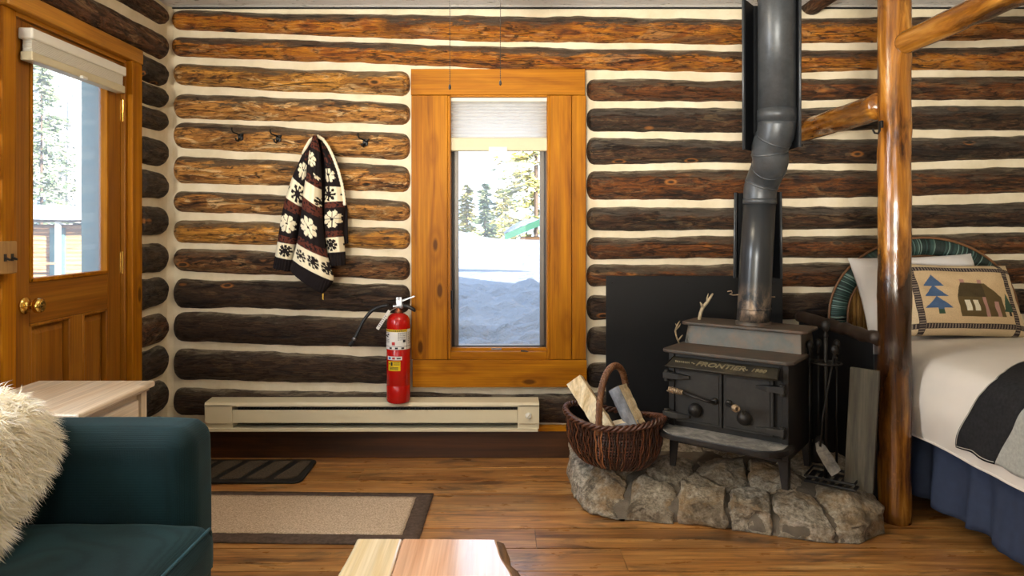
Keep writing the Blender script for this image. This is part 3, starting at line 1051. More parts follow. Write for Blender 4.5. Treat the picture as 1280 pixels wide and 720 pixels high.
mb = MB()
mb.grid(80, 6, lambda u, v: Vector((-160 + 320 * u, 170 + 60 * v, -5 + smooth(v) * (14.5 + 9 * u * .6 + 3 * nz(u * 9) + 2 * nz(u * 30)))))
tag(mb.build('hills', M['hill'], smooth_=True), kind='structure')


def conifer(name, h, r, seed, fm, label, group=None, nb=46, ns=20, size=1.0, lo=.06):
    rd = random.Random(seed)
    root = empty(name, label=label, cat='tree', group=group)
    MB().tube([(0, 0, 0), (0, 0, h * .5), (0, 0, h)], [h * .008, h * .006, .01], 8).build('trunk', M['trunk'], root)
    fo = MB()
    for b in range(nb * 3):
        t = lo + (1 - lo) * (b + rd.random()) / (nb * 3)
        z = h * t
        L = r * ((1 - t) ** .75 + .04) * rd.uniform(.65, 1.08)
        a = rd.uniform(0, 2 * PI)
        d = Vector((math.cos(a), math.sin(a), -.12 - .25 * rd.random()))
        for s in range(ns):
            q = rd.uniform(.12, 1)
            p = Vector((0, 0, z)) + d * (L * q)
            p += Vector((rd.gauss(0, 1), rd.gauss(0, 1), rd.gauss(0, .6))) * (.10 * L * q + .03)
            e = Vector((math.cos(a + rd.uniform(-1.2, 1.2)), math.sin(a + rd.uniform(-1.2, 1.2)), rd.uniform(-.5, .2)))
            l_ = rd.uniform(.12, .34) * size
            w_ = l_ * .38
            sd = e.cross(Vector((rd.uniform(-1, 1), rd.uniform(-1, 1), rd.uniform(-1, 1)))).normalized() * w_
            fo.add([p - sd * .5, p + e * l_, p + sd * .5, p - e * l_ * .35], [(0, 1, 2, 3)])
    fo.build('foliage', M[fm], root)
    return root


def put(o, px, d, base, rz=0., s=1.):
    p = at(px, 0, d)
    o.location = (p.x, d, base)
    o.rotation_euler = (0, 0, rz)
    o.scale = (s, s, s)


# through the back window
t = conifer('conifer', 10.5, 2.1, 1, 'fol_y', 'tall yellow green conifer at the right side of the back window view', 'conifers behind the snow bank', 60, 26, 1.0)
put(t, 670, 28, -1.0, s=1.12)
t = conifer('conifer', 4.3, 1.15, 2, 'fol_y', 'pale yellow young conifer leftmost in the back window view', 'conifers behind the snow bank', 36, 20, .9)
put(t, 584, 31, -1.2)
t = conifer('conifer', 4.25, .8, 3, 'fol_g', 'slim darker green conifer between two yellowish ones in the back window view', 'conifers behind the snow bank', 36, 20, .9)
put(t, 606, 29, -1.2)
t = conifer('conifer', 4.0, 1.5, 4, 'fol_y', 'bushy yellow conifer low behind the snow bank crest in the back window', 'conifers behind the snow bank', 40, 22, .9)
put(t, 628, 35, -1.6, s=1.2)
# small cabin gable right of them
cb = empty('log_cabin', (.42, 20, .1), 0, 'small log cabin with green metal roof beyond the snow bank', 'cabin')
k = MB()
for i in range(8):
    z = -.6 + .2 * i
    x0 = .15 if z < .8 else .15 + (z - .8) / .41
    k.tube([(x0, 0, z), (6, 0, z)], .105, 10)
k.build('gable_wall', M['cab_log'], cb, True)
k = MB().add([(-.28, -.5, .80), (3.0, -.5, 2.15), (3.0, 4, 2.15), (-.28, 4, .80), (-.28, -.5, .98), (3.0, -.5, 2.35), (3.0, 4, 2.35), (-.28, 4, .98)],
             [(0, 1, 2, 3), (4, 7, 6, 5), (0, 4, 5, 1), (0, 3, 7, 4), (1, 5, 6, 2), (3, 2, 6, 7)])
k.build('metal_roof', M['green_metal'], cb)
k = MB()
k.grid(14, 8, lambda u, v: Vector((-.3 + 1.0 * u, -.3 + 4 * v, .98 + .41 * u + .16 * math.sin(PI * u) ** .6 * math.sin(PI * v) ** .3 + .02 * nz(u * 8, v * 8))))
k.build('roof_snow', M['snow'], cb, True)
MB().tube([(.75, .2, 1.3), (.75, .2, 1.9)], .03, 8).build('vent_pipe', M['white_paint'], cb)

# through the door glass: cabin with snowy porch roof
cb = empty('log_cabin', (-19.5, 29.5, -.85), 0, 'snow roofed log cabin with teal trim seen through the door glass', 'cabin')
k = MB()
for i in range(13):
    k.tube([(-3.4, 0, .1 + .17 * i), (2.0, 0, .1 + .17 * i)], .095, 10)
k.build('log_wall', M['cab_log'], cb, True)
k = MB().box(-4, 4.2, -1.3, 3, 2.35, 2.45)
k.build('roof_edge', M['roof_dark'], cb)
k = MB()
k.grid(30, 14, lambda u, v: Vector((-4.2 + 8.6 * u, -1.45 + 4.6 * v, 2.42 + (.78 - .25 * u) * (1 - (2 * v - 1) ** 8) * (1 - (2 * u - 1) ** 10) + .04 * nz(u * 6, v * 5))))
k.build('roof_snow', M['snow'], cb, True)
k = MB().box(-1.15, -.45, -.16, -.06, .95, 1.85)
wn = k.build('window', M['teal_paint'], cb)
MB().box(-1.05, -.55, -.18, -.15, 1.05, 1.75).build('pane', M['winpane'], wn)
MB().box(.75, 1.35, -.2, .0, 0, 2.1).build('door', M['teal_paint'], cb)
MB().box(1.55, 1.7, -1.1, -.95, 0, 2.4).build('porch_post', M['white_paint'], cb)
MB().box(1.35, 3.6, .4, .5, 0, 2.3).build('porch_wall', M['teal_paint'], cb)
k = MB().box(.0, .12, -1.1, -1.0, 0, .75).box(.0, 1.6, -1.1, -1.02, .62, .7).box(-.5, -.38, -1.1, -1.0, 0, .55)
k.build('railing', M['cab_log'], cb)

t = conifer('conifer', 11, 3.0, 11, 'fol_g', 'dark green spruce left in the door glass behind the cabin', 'trees seen through the door', 56, 22, 1.2)
put(t, 52, 36, -1.2)
t = conifer('conifer', 13, 2.6, 12, 'fol_g', 'second spruce rising higher behind the snow roofed cabin', 'trees seen through the door', 50, 20, 1.3)
put(t, 30, 42, -1.2)
t = conifer('conifer', 10, 2.4, 13, 'fol_y', 'pale yellowish conifer far behind the birches, nearest the teal door jamb', 'trees seen through the door', 44, 20, 1.3)
put(t, 98, 66, -1.2)
t = conifer('conifer', 12, 2.8, 14, 'fol_y', 'pale conifer far behind the birches above the middle of the cabin roof', 'trees seen through the door', 44, 20, 1.4)
put(t, 80, 74, -1.2)
rb = random.Random(5)
for i, (px, d) in enumerate(((96, 36), (88, 38), (104, 39), (111, 37), (78, 41), (118, 44), (68, 45), (100, 46), (126, 40), (107, 48), (74, 50), (84, 47), (92, 52), (98, 43), (114, 50), (60, 48), (122, 47), (102, 55), (80, 56), (110, 41), (94, 45), (116, 57), (88, 60), (106, 62))):
    b = MB()
    h = rb.uniform(11, 15)
    r0 = rb.uniform(.09, .16)
    b.tube([(0, 0, 0), (rb.uniform(-.2, .2), 0, h * .4), (rb.uniform(-.5, .5), 0, h)], [r0, r0 * .75, .02], 7)
    br_ = MB()
    for q in range(26):
        z = h * rb.uniform(.25, .98)
        a = rb.uniform(0, 2 * PI)
        L = rb.uniform(.6, 1.9) * (1.1 - z / h * .6)
        p0 = Vector((0, 0, z))
        p1 = p0 + Vector((math.cos(a) * L * .5, math.sin(a) * L * .5, L * .35))
        p2 = p1 + Vector((math.cos(a + .4) * L * .5, math.sin(a + .4) * L * .5, L * .5))
        br_.tube([p0, p1, p2], [.035, .024, .01], 5, False)
    root = empty('birch', label='pale bare birch trunk in the stand behind the snow roofed cabin', cat='tree', group='birches behind the cabin')
    b.build('trunk', M['birch'], root, True)
    br_.build('bare_crown', M['birch'], root)
    put(root, px, d, -1.2)
# ================================================================== LEFT AND CENTRE THINGS
# ------------------------------------------------------------------ sofa
so = empty('sofa', (-1.3, 1.2, 0), 0, 'deep teal fabric sofa with square arm at the left', 'sofa')


def puffbox(x0, x1, y0, y1, z0, z1, r, puff=(0, 0, 0), n=14, seed=0, wr=0.0):
    """rounded box with softly swollen faces, local to the sofa"""
    mb = MB()
    cx, cy, cz = (x0 + x1) / 2, (y0 + y1) / 2, (z0 + z1) / 2
    hx, hy, hz = (x1 - x0) / 2, (y1 - y0) / 2, (z1 - z0) / 2
    bm = bmesh.new()
    bmesh.ops.create_cube(bm, size=2)
    bmesh.ops.subdivide_edges(bm, edges=bm.edges, cuts=n, use_grid_fill=True)
    for v in bm.verts:
        p = v.co.copy()
        q = Vector((p.x * hx, p.y * hy, p.z * hz))
        c = Vector((max(-hx + r, min(hx - r, q.x)), max(-hy + r, min(hy - r, q.y)), max(-hz + r, min(hz - r, q.z))))
        d = q - c
        if d.length > 1e-9:
            # remap cube corner layer onto a rounded edge
            m = max(abs(d.x), abs(d.y), abs(d.z))
            d = d.normalized() * m
        q = c + d
        fx, fy, fz = (1 - p.x ** 2), (1 - p.y ** 2), (1 - p.z ** 2)
        q.x += math.copysign(puff[0] * fy * fz, p.x) * abs(p.x)
        q.y += math.copysign(puff[1] * fx * fz, p.y) * abs(p.y)
        q.z += math.copysign(puff[2] * (fx * fy) ** .6, p.z) * abs(p.z)
        if wr:
            q += Vector((nz(q.x * 6, q.y * 6, seed), nz(q.x * 6, q.y * 6, seed + 5), nz(q.x * 7, q.y * 7, q.z * 7 + seed))) * wr
        v.co = q + Vector((cx, cy, cz))
    bm.verts.ensure_lookup_table()
    mb.v = [v.co.copy() for v in bm.verts]
    mb.f = [tuple(x.index for x in f.verts) for f in bm.faces]
    bm.free()
    return mb


O = Vector((1.3, -1.2, 0))


def sp_(name, a, r, puff=(0, 0, 0), m='teal', n=14, wr=0.0, seed=0):
    x0, x1, y0, y1, z0, z1 = a
    return puffbox(x0 + O.x, x1 + O.x, y0 + O.y, y1 + O.y, z0, z1, r, puff, n, seed, wr).build(name, M[m], so, True)


sp_('arm', (-1.72, -.866, 1.965, 2.145, .07, .672), .055, (.008, .006, .006), n=22, wr=.003)
sp_('arm', (-1.72, -.866, .12, .30, .07, .672), .055, (.008, .006, .006), n=18, wr=.003)
sp_('base', (-1.70, -.86, .28, 1.98, .07, .285), .03)
sp_('back', (-1.735, -1.50, .14, 2.13, .07, .74), .07, (.01, 0, .008))
sp_('seat_cushion', (-1.52, -.785, 1.13, 1.962, .275, .425), .05, (.018, .006, .022), n=26, wr=.006, seed=3)
sp_('seat_cushion', (-1.52, -.785, .305, 1.125, .275, .425), .05, (.018, .006, .022), n=26, wr=.006, seed=9)
sp_('back_cushion', (-1.53, -1.29, 1.14, 1.95, .44, .752), .07, (.03, .01, .02), n=20, wr=.006, seed=4)
sp_('back_cushion', (-1.53, -1.29, .31, 1.13, .44, .752), .07, (.03, .01, .02), n=20, wr=.006, seed=6)
pip = MB()
pip.tube([(-.79 + O.x - .004 * (1 - abs(t)), 1.545 + t * .37 + O.y, .421) for t in [i / 12 - 1 for i in range(25)]], .0045, 8)
pip.tube([(-.79 + O.x, 1.915 + O.y, .421), (-.80 + O.x, 1.945 + O.y, .40), (-.80 + O.x, 1.952 + O.y, .35), (-.80 + O.x, 1.95 + O.y, .30)], .0045, 8)
pip.build('piping', M['teal_seam'], so, True)
for x in (-1.68, -.93):
    for y in (.2, 2.05):
        MB().lathe([(.022, 0), (.03, .075)], 14, rotm(loc=(x + O.x, y + O.y, 0))).build('foot', M['base'], so, True)

# ------------------------------------------------------------------ sheepskin draped over the sofa back
sk = empty('sheepskin_throw', (-1.375, 1.7, .752), 0, 'fluffy cream sheepskin draped over the end of the teal sofa back', 'sheepskin')
prof = [(-.36, -.30), (-.31, -.09), (-.24, .005), (-.10, .028), (.04, .026), (.105, -.02), (.125, -.10), (.133, -.18), (.145, -.25), (.155, -.29)]


def skin(u, v):
    """u along the sofa, v over the back"""
    f = v * (len(prof) - 1)
    i = min(int(f), len(prof) - 2)
    t = f - i
    x = prof[i][0] + (prof[i + 1][0] - prof[i][0]) * t
    z = prof[i][1] + (prof[i + 1][1] - prof[i][1]) * t
    far = .225 + .03 * math.sin(v * 3) - .10 * smooth((v - .62) / .25) - .17 * smooth((v - .78) / .22)
    near = -.42
    y = near + (far - near) * u
    z += .012 * nz(y * 5, v * 6)
    if y > .2:
        z -= (y - .2) * .9
    return Vector((x + .012 * nz(y * 6, v * 5, 2), y, z + .006))


hide = MB().grid(40, 50, skin)
hide.build('hide', M['hide'], sk, True, thick=.008)
rw = random.Random(11)
wool = MB()
for i in range(15000):
    u, v = rw.random() ** .7, .12 + .88 * rw.random()
    if rw.random() < .14:
        u = rw.uniform(.97, 1.0)
    p = skin(u, v)
    pu = skin(min(1, u + .01), v) - skin(max(0, u - .01), v)
    pv = skin(u, min(1, v + .01)) - skin(u, max(0, v - .01))
    n = pu.cross(pv).normalized()
    if n.x + n.z < 0:
        n = -n
    cl = Vector((nz(p.x * 30, p.y * 30, p.z * 30), nz(p.x * 30 + 9, p.y * 30, p.z * 30), nz(p.x * 30, p.y * 30 + 9, p.z * 30)))
    d = (n * .8 + cl * 1.1 + Vector((rw.gauss(0, .25), rw.gauss(0, .25), rw.gauss(0, .25))) + Vector((.15, .5 * smooth((u - .8) / .2), -.25))).normalized()
    L = rw.uniform(.04, .075)
    w = rw.uniform(.0012, .0024)
    s = d.cross(Vector((rw.random() - .5, rw.random() - .5, rw.random() - .5))).normalized() * w
    p1 = p + d * L * .5
    d2 = (d + Vector((0, 0, -1.0)) + cl * .9).normalized()
    p2 = p1 + d2 * L * .5
    wool.add([p - s, p + s, p1 + s * .8, p1 - s * .8, p2], [(0, 1, 2, 3), (3, 2, 4)])
wool.build('wool', M['wool'], sk, True)

# ------------------------------------------------------------------ end table
et = empty('end_table', (-1.525, 2.435, 0), 0, 'whitewashed pine end table with drawer between sofa arm and door', 'table')
MB().box(-.225, .218, -.25, .235, .64, .662).build('table_top', M['white_wood'], et, bevel=.006)
MB().box(-.212, .205, -.237, .222, .628, .64).build('top_moulding', M['white_wood'], et, bevel=.006)
MB().box(-.19, .176, -.205, .195, .50, .628).build('apron', M['white_wood'], et, bevel=.002)
for x in (-.19, .155):
    for y in (-.215, .178):
        MB().box(x, x + .04, y, y + .04, 0, .628).build('leg', M['white_wood_z'], et, bevel=.003)
dr = MB().box(.17, .190, -.165, .17, .52, .605).build('drawer', M['white_wood'], et, bevel=.005)
MB().lathe([(.006, 0), (.006, .01), (.014, .018), (.012, .026), (.004, .028)], 16, rotm(0, PI / 2, 0, (.19, 0, .562))).build('knob', M['white_wood'], dr, True)
MB().box(-.17, .16, -.19, .185, .16, .178).build('shelf', M['white_wood'], et, bevel=.003)

# ------------------------------------------------------------------ door mat and rug
dm = empty('door_mat', (-1.38, 3.57, 0), 0, 'black rubber door mat with ribbed fibre bars below the heater', 'mat')
MB().prism(rrect(-.41, .415, -.165, .17, .045), .001, .012).build('rubber_tray', M['rubber'], dm, bevel=.003)
for k in range(6):
    x = -.37 + k * .133
    s = .06
    MB().prism([(x - .02, -.125), (x + .07, -.125), (x + .07 + s, .13), (x - .02 + s, .13)] if k < 5 else [(x - .02, -.125), (x + .055, -.125), (x + .085, -.09), (x + .095, .13), (x + .04, .13)], .012, .0175).build('fibre_bar', M['mat_f'], dm)
ru = empty('rug', (-1.05, 3.03, 0), R(-1.4), 'beige runner rug with dark brown woven border on the floor boards', 'rug')


def wavy(x0, x1, y0, y1, z0, z1, seed):
    mb = MB()
    def f(u, v):
        return Vector((x0 + (x1 - x0) * u + .003 * nz(v * 9, seed), y0 + (y1 - y0) * v + .004 * nz(u * 16, seed + 3), z1 + .0015 * nz(u * 30, v * 12, seed)))
    mb.grid(60, 18, f)
    n = len(mb.v)
    bot = [Vector((p.x, p.y, z0)) for p in mb.v]
    mb.v += bot
    W_, H_ = 60, 18
    rim = [i for i in range(W_)] + [j * W_ + W_ - 1 for j in range(1, H_)] + [(H_ - 1) * W_ + i for i in range(W_ - 2, -1, -1)] + [j * W_ for j in range(H_ - 2, 0, -1)]
    for a, b in zip(rim, rim[1:] + rim[:1]):
        mb.f.append((a, b, b + n, a + n))
    return mb


wavy(-.73, .735, -.262, .262, .0005, .007, 1).build('border', M['rug_b'], ru, True)
wavy(-.67, .662, -.185, .208, .004, .0105, 2).build('field', M['rug'], ru, True)

# ------------------------------------------------------------------ coffee table of split slab
ct = empty('coffee_table', (-.175, 1.58, 0), 0, 'low live edge slab coffee table shining at the bottom centre', 'table')
zt = .42
back, front = 1.862 - 1.58, -.36
seam = lambda y: (-.03 if y > 0 else -.03)
L_, N_ = [], 24
lft = [(-.203 - .012 * t + .006 * nz(t * 5, 3), back + (front - back) * t) for t in [i / N_ for i in range(N_ + 1)]]
sm = [(-.083 + .004 * nz(t * 4, 8), back + (front - back) * t) for t in [i / N_ for i in range(N_ + 1)]]
rgt = [(.165 + .055 * smooth(t * 2.2) + .006 * nz(t * 7, 5), back + (front - back) * t - .004) for t in [i / N_ for i in range(N_ + 1)]]
MB().prism(lft + sm[::-1], zt - .05, zt).build('slab', M['slab'], ct, bevel=.006)
MB().prism([(x + .0008, y) for x, y in sm] + rgt[::-1], zt - .05, zt).build('slab', M['slab_pink'], ct, bevel=.006)['label'] = 'reddish slab half with pale sheen'
eb = MB()
eb.tube([(x + .004, y, zt - .03 + .006 * nz(y * 9)) for x, y in rgt], [.024 + .008 * nz(y * 14, 2) for x, y in rgt], 8)
eb.build('bark_edge', M['bark_edge'], ct, True)
for x in (-.14, .13):
    for y in (-.27, .2):
        MB().tube([(x, y, zt - .05), (x * 1.1, y * 1.1, .2), (x * 1.2, y * 1.2, 0)], [.032, .029, .026], 14).build('leg', M['rail_y'], ct, True)

# ------------------------------------------------------------------ baseboard heater
ht = empty('baseboard_heater', (0, 3.79, 0), 0, 'long cream electric baseboard heater under the window', 'heater')
HY = 3.69 - 3.79
hx0, hx1 = at(255.5, 0, 3.69).x, at(674, 0, 3.69).x
hz1, hz0 = at(0, 503.5, 3.69).z, at(0, 540, 3.69).z
hh = hz1 - hz0
mb = MB()   # back pan
mb.box(hx0 + .004, hx1 - .004, -.012, 0.0, hz0, hz1 - .002)
mb.build('back_pan', M['heater_in'], ht)
mb = MB()
mb.add([(hx0, HY, hz1 - .012), (hx1, HY, hz1 - .012), (hx1, HY + .006, hz1), (hx0, HY + .006, hz1), (hx1, 0, hz1 + .006), (hx0, 0, hz1 + .006),
        (hx0, HY, hz1 - .020), (hx1, HY, hz1 - .020), (hx0, 0, hz1 - .004), (hx1, 0, hz1 - .004)],
       [(0, 1, 2, 3), (3, 2, 4, 5), (6, 7, 1, 0), (8, 9, 7, 6), (0, 3, 5, 8, 6), (1, 7, 9, 4, 2)])
mb.build('top_hood', M['heater'], ht)
e1 = at(290, 0, 3.69).x
e2 = at(647, 0, 3.69).x
fp0, fp1 = hz0 + hh * .30, hz0 + hh * .745
MB().box(e1, e2, HY + .004, HY + .008, fp0, fp1).build('front_panel', M['heater'], ht, bevel=.002)
for a, b in ((hx0, e1 - .001), (e2 + .001, hx1)):
    MB().box(a, b, HY, -.012, hz0 + hh * .28, hz1 - .013).build('end_cap', M['heater'], ht, bevel=.002)
    MB().box(a, b + 0, HY + .014, -.012, hz0 + .012, hz0 + hh * .27).build('end_cap', M['heater'], ht, bevel=.002)
MB().box(hx0, hx1 - .006, HY + .002, -.004, hz0, hz0 + .018).build('bottom_lip', M['heater'], ht, bevel=.002)
fin = MB()
for k in range(90):
    x = e1 + .02 + (e2 - e1 - .04) * k / 89
    fin.box(x - .0008, x + .0008, HY + .03, -.02, hz0 + .035, hz1 - .045)
fin.tube([(e1, -.045, hz0 + .085), (e2, -.045, hz0 + .085)], .008, 8)
fin.build('heating_fins', M['heater_in'], ht)
kz = at(0, 519.5, 3.69).z
kx = at(660.5, 0, 3.69).x
kn = MB().lathe([(.0165, 0), (.0165, .004), (.0145, .013), (.0125, .014), (.002, .014)], 26, rotm(PI / 2, 0, 0, (kx, HY, kz)))
kb = kn.build('thermostat_knob', M['white_pl'], ht, True)
MB().box(-.0025, .0025, -.018, -.0135, -.011, .011, rotm(0, R(35), 0, (kx, HY, kz))).build('knob_grip', M['beige_pl'], kb, bevel=.001)
for px, r in ((349.5, .007), (365, .004), (511, .007), (468, .004), (572, .004)):
    MB().lathe([(r, 0), (r, .008), (.001, .009)], 12, rotm(PI / 2, 0, 0, (at(px, 0, 3.75).x, -.014, at(0, 509, 3.75).z))).build('screw', M['ink'], ht)

# ------------------------------------------------------------------ fire extinguisher
EX = at(497, 0, 3.70).x
ez0 = hz1 + .003
fe = empty('fire_extinguisher', (EX + .004, 3.70, ez0), 0, 'red fire extinguisher with black hose standing on the heater by the window', 'fire extinguisher')
er = .0615
Hc = at(0, 391, 3.70).z - ez0    # cylinder top
MB().lathe([(.05, 0), (er - .004, .004), (er, .014), (er, .09), (er - .0012, .092), (er - .0012, .095), (er, .097), (er, Hc * .68), (er - .0008, Hc * .682), (er - .0008, Hc * .688), (er, Hc * .69),
            (er, Hc - .055), (er * .96, Hc - .035), (er * .82, Hc - .016), (er * .55, Hc - .005), (.02, Hc)], 44).build('cylinder', M['red'], fe, True, bevel=0)


def wrap(name, a0, a1, z0, z1, m, par, off=.0008):
    mb = MB()
    n = max(2, int(abs(a1 - a0) / 5) + 1)
    rr = er + off
    for q in (rr, rr - .0006):
        mb.grid(n, 2, lambda u, v, q=q: Vector((q * math.sin(R(a0 + (a1 - a0) * u)), -q * math.cos(R(a0 + (a1 - a0) * u)), z0 + (z1 - z0) * v)))
    return mb.build(name, M[m], par, True)


def fz(py):
    return at(0, py, 3.645).z - ez0 + .012


lab = wrap('instruction_label', -88, 100, fz(440), fz(415), 'paper', fe)
wrap('label_band', -88, 52, fz(418), fz(415), 'yellow', lab, .0014)
wrap('label_rule', 52, 54, fz(440), fz(415), 'ink', lab, .0014)
wrap('label_rule', -88, 100, fz(436.2), fz(435.8), 'ink', lab, .0014)
pr = random.Random(4)
rr = er + .0016


def blob(mb, a0, a1, z0, z1, rr=rr):
    n = max(2, int(abs(a1 - a0) / 6) + 1)
    mb.grid(n, 2, lambda u, v: Vector((rr * math.sin(R(a0 + (a1 - a0) * u)), -rr * math.cos(R(a0 + (a1 - a0) * u)), z0 + (z1 - z0) * v)))


for (s0, s1) in ((-78, -40), (6, 46), (60, 96)):
    tx = MB()
    for row in range(9):
        z = fz(419.5 + row * 1.7)
        a = s0
        while a < s1 and (s0 > 50 or (s0 > 0 and row < 6) or (s0 < 0 and row in (0, 5, 6, 7))):
            w_ = pr.uniform(3, 9)
            blob(tx, a, min(a + w_, s1), z, z + .0026)
            a += w_ + 2
    if s0 < 0:
        blob(tx, -70, -52, fz(424), fz(422))
        blob(tx, -60, -46, fz(425), fz(423.4))
        blob(tx, -52, -40, fz(422.5), fz(420.5))
    tx.build('text_block', M['ink'], lab)
for a in (-38, -8, 22):          # row of pictograms
    tx = MB()
    blob(tx, a, a + 14, fz(439.3), fz(437))
    tx.build('pictogram', M['ink'], lab)
tx = MB()
blob(tx, 30, 44, fz(431), fz(428))
tx.build('pictogram', M['ink'], lab)
bd = MB()
for k in range(14):
    blob(bd, -80 + 9 * k, -80 + 9 * k + 6, fz(417.4), fz(415.8), er + .002)
bd.build('band_print', M['ink'], lab)
rg = MB()
blob(rg, -24, -8, fz(434.5), fz(430.5))
rg.build('red_print', M['ink_red'], lab)
st = wrap('class_sticker', -52, 26, fz(453), fz(448.5), 'paper', fe)
q = MB(); blob(q, -44, -30, fz(452), fz(449.5)); q.build('print', M['ink_blue'], st)
q = MB(); blob(q, -22, -8, fz(452), fz(449.5)); q.build('print', M['ink_red'], st)
q = MB(); blob(q, 0, 20, fz(451.6), fz(450)); q.build('print', M['ink'], st)
yl = wrap('inspection_sticker', -46, 18, fz(466.5), fz(454.5), 'yellow', fe)
q = MB()
blob(q, -30, -20, fz(460.2), fz(455.5))
for row in range(2):
    blob(q, -16, 14, fz(456.8 + 2.2 * row), fz(456 + 2.2 * row))
blob(q, -42, -33, fz(458.4), fz(457.4))
for row in range(3):
    blob(q, -38, 8, fz(462.4 + 1.3 * row), fz(461.7 + 1.3 * row))
q.build('print', M['ink'], yl)
v = MB().lathe([(.018, Hc - .004), (.018, Hc + .012), (.014, Hc + .014), (.014, Hc + .026)], 20)
v.build('neck', M['copper'], fe, True)
v = MB().tube([(-.028, 0, Hc + .034), (.02, 0, Hc + .034)], .012, 14)
v.box(-.004, .026, -.012, .012, Hc + .024, Hc + .048)
v.build('valve_body', M['steel'], fe, True, bevel=.002)
v = MB().prism(rrect(-.010, .022, .0, .048, .006), -.002, .002, rotm(PI / 2, 0, 0, (0, -.016, Hc + .036)))
v.lathe([(.006, 0), (.006, .004), (.003, .005)], 14, rotm(PI / 2, 0, 0, (.006, -.017, Hc + .074)))
v.build('bracket', M['steel'], fe, bevel=.002)
v = MB().add([(.016, -.011, Hc + .066), (.085, -.011, Hc + .092), (.088, -.011, Hc + .086), (.018, -.011, Hc + .056), (.016, .011, Hc + .066), (.085, .011, Hc + .092), (.088, .011, Hc + .086), (.018, .011, Hc + .056)],
            [(0, 1, 2, 3), (4, 7, 6, 5), (0, 4, 5, 1), (1, 5, 6, 2), (2, 6, 7, 3), (3, 7, 4, 0)])
v.build('squeeze_lever', M['steel'], fe, bevel=.001)
v = MB()
v.tube([(.018, 0, Hc + .038), (.05, 0, Hc + .034), (.08, 0, Hc + .018), (.088, 0, Hc + .006)], [.009, .010, .010, .006], 10)
v.build('carry_handle', M['black_rub'], fe, True)
pth = []
for px, py in ((485, 382), (478, 383), (469, 386), (461, 392), (453, 403), (447, 416), (442, 425), (437.5, 432)):
    c = at(px, py, 3.67)
    pth.append((c.x - EX - .004, c.z, py))
hose = MB()
# smooth path
P = [Vector((x, -.03 + .012 * math.sin(i * .6), z - ez0)) for i, (x, z, _) in enumerate(pth)]
SM = []
for i in range(len(P) - 1):
    p0, p1, p2, p3 = P[max(i - 1, 0)], P[i], P[i + 1], P[min(i + 2, len(P) - 1)]
    for k in range(6):
        t = k / 6
        SM.append(.5 * ((2 * p1) + (p2 - p0) * t + (2 * p0 - 5 * p1 + 4 * p2 - p3) * t * t + (3 * p1 - p0 - 3 * p2 + p3) * t ** 3))
SM.append(P[-1])
ho = hose.tube(SM, .0088, 12).build('hose', M['black_rub'], fe, True)
MB().tube([SM[-9], SM[-7]], .0105, 14).build('hose_clamp', M['steel'], ho, True)
MB().tube([SM[-6], SM[-1]], [.0098, .0115], 14).build('nozzle', M['black_rub'], ho, True)
tg = MB()
a_, b_ = at(486, 388, 3.63), at(470, 412, 3.63)
A_ = Vector((a_.x - EX, -.072, a_.z - ez0)); B_ = Vector((b_.x - EX, -.055, b_.z - ez0))
dv = (B_ - A_).normalized(); sd = dv.cross(Vector((0, -1, 0))).normalized() * .011
tg.add([A_ - sd * .7, A_ + sd * .7, B_ + sd * .8, B_ - sd * .8] + [p + Vector((0, .001, 0)) for p in (A_ - sd * .7, A_ + sd * .7, B_ + sd * .8, B_ - sd * .8)],
       [(0, 1, 2, 3), (4, 7, 6, 5), (0, 4, 5, 1), (1, 5, 6, 2), (2, 6, 7, 3), (3, 7, 4, 0)])
tg_ = tg.build('inspection_tag', M['paper'], fe)
q = MB()
for k in range(7):
    c0 = A_ + (B_ - A_) * (.3 + .09 * k) + Vector((0, -.0008, 0))
    q.add([c0 - sd * .5, c0 + sd * .5, c0 + sd * .5 + dv * .0025, c0 - sd * .5 + dv * .0025], [(0, 1, 2, 3)])
q.build('print', M['ink'], tg_)
MB().tube([(-.005, -.01, Hc + .03), A_ + Vector((0, 0, -.004))], .001, 6).build('tag_tie', M['paper'], fe)

# ------------------------------------------------------------------ coat hooks
hook_lab = ('black iron coat hook on the log, farthest from the window', 'black iron coat hook on a knot just beside the hanging cardigan', 'black iron coat hook between the hanging cardigan and the window')
for lab_, (px, py) in zip(hook_lab, ((300.5, 172), (348, 174), (456.5, 179))):
    p = at(px, py, 3.775)
    hk = empty('coat_hook', p, 0, lab_, 'coat hook', 'coat hooks on the log')
    MB().prism(rrect(-.013, .015, -.016, .022, .010), 0, .01, rotm(PI / 2, 0, 0, (0, .004, 0))).build('plate', M['iron'], hk, bevel=.002)
    h = MB()
    h.tube([(0, -.002, .012), (-.012, -.022, .018), (-.026, -.038, .024), (-.030, -.044, .036), (-.030, -.042, .047)], [.005, .0045, .004, .0045, .006], 8)
    h.tube([(0, -.002, -.004), (-.004, -.024, -.022), (-.010, -.036, -.018), (-.012, -.038, -.006)], [.005, .005, .0045, .006], 8)
    h.tube([(.004, -.002, .008), (.018, -.02, .008), (.024, -.03, .018)], [.0045, .004, .005], 8)
    h.build('prongs', M['iron'], hk, True)

# ------------------------------------------------------------------ knitted cardigan
DJ = 3.70
ck = empty('cardigan', at(397, 168, DJ), 0, 'chunky dark brown and cream snowflake knit cardigan hanging on the log wall', 'cardigan')
CRM, DRK, BRN = tuple(lin(x / 255) for x in (236, 226, 196)), tuple(lin(x / 255) for x in (34, 29, 30)), tuple(lin(x / 255) for x in (92, 50, 40))


def jp(x, y):
    p = at(330 + x / 3.273, 155 + y / 3.273, DJ) - Vector(at(397, 168, DJ))
    return p.x, p.z


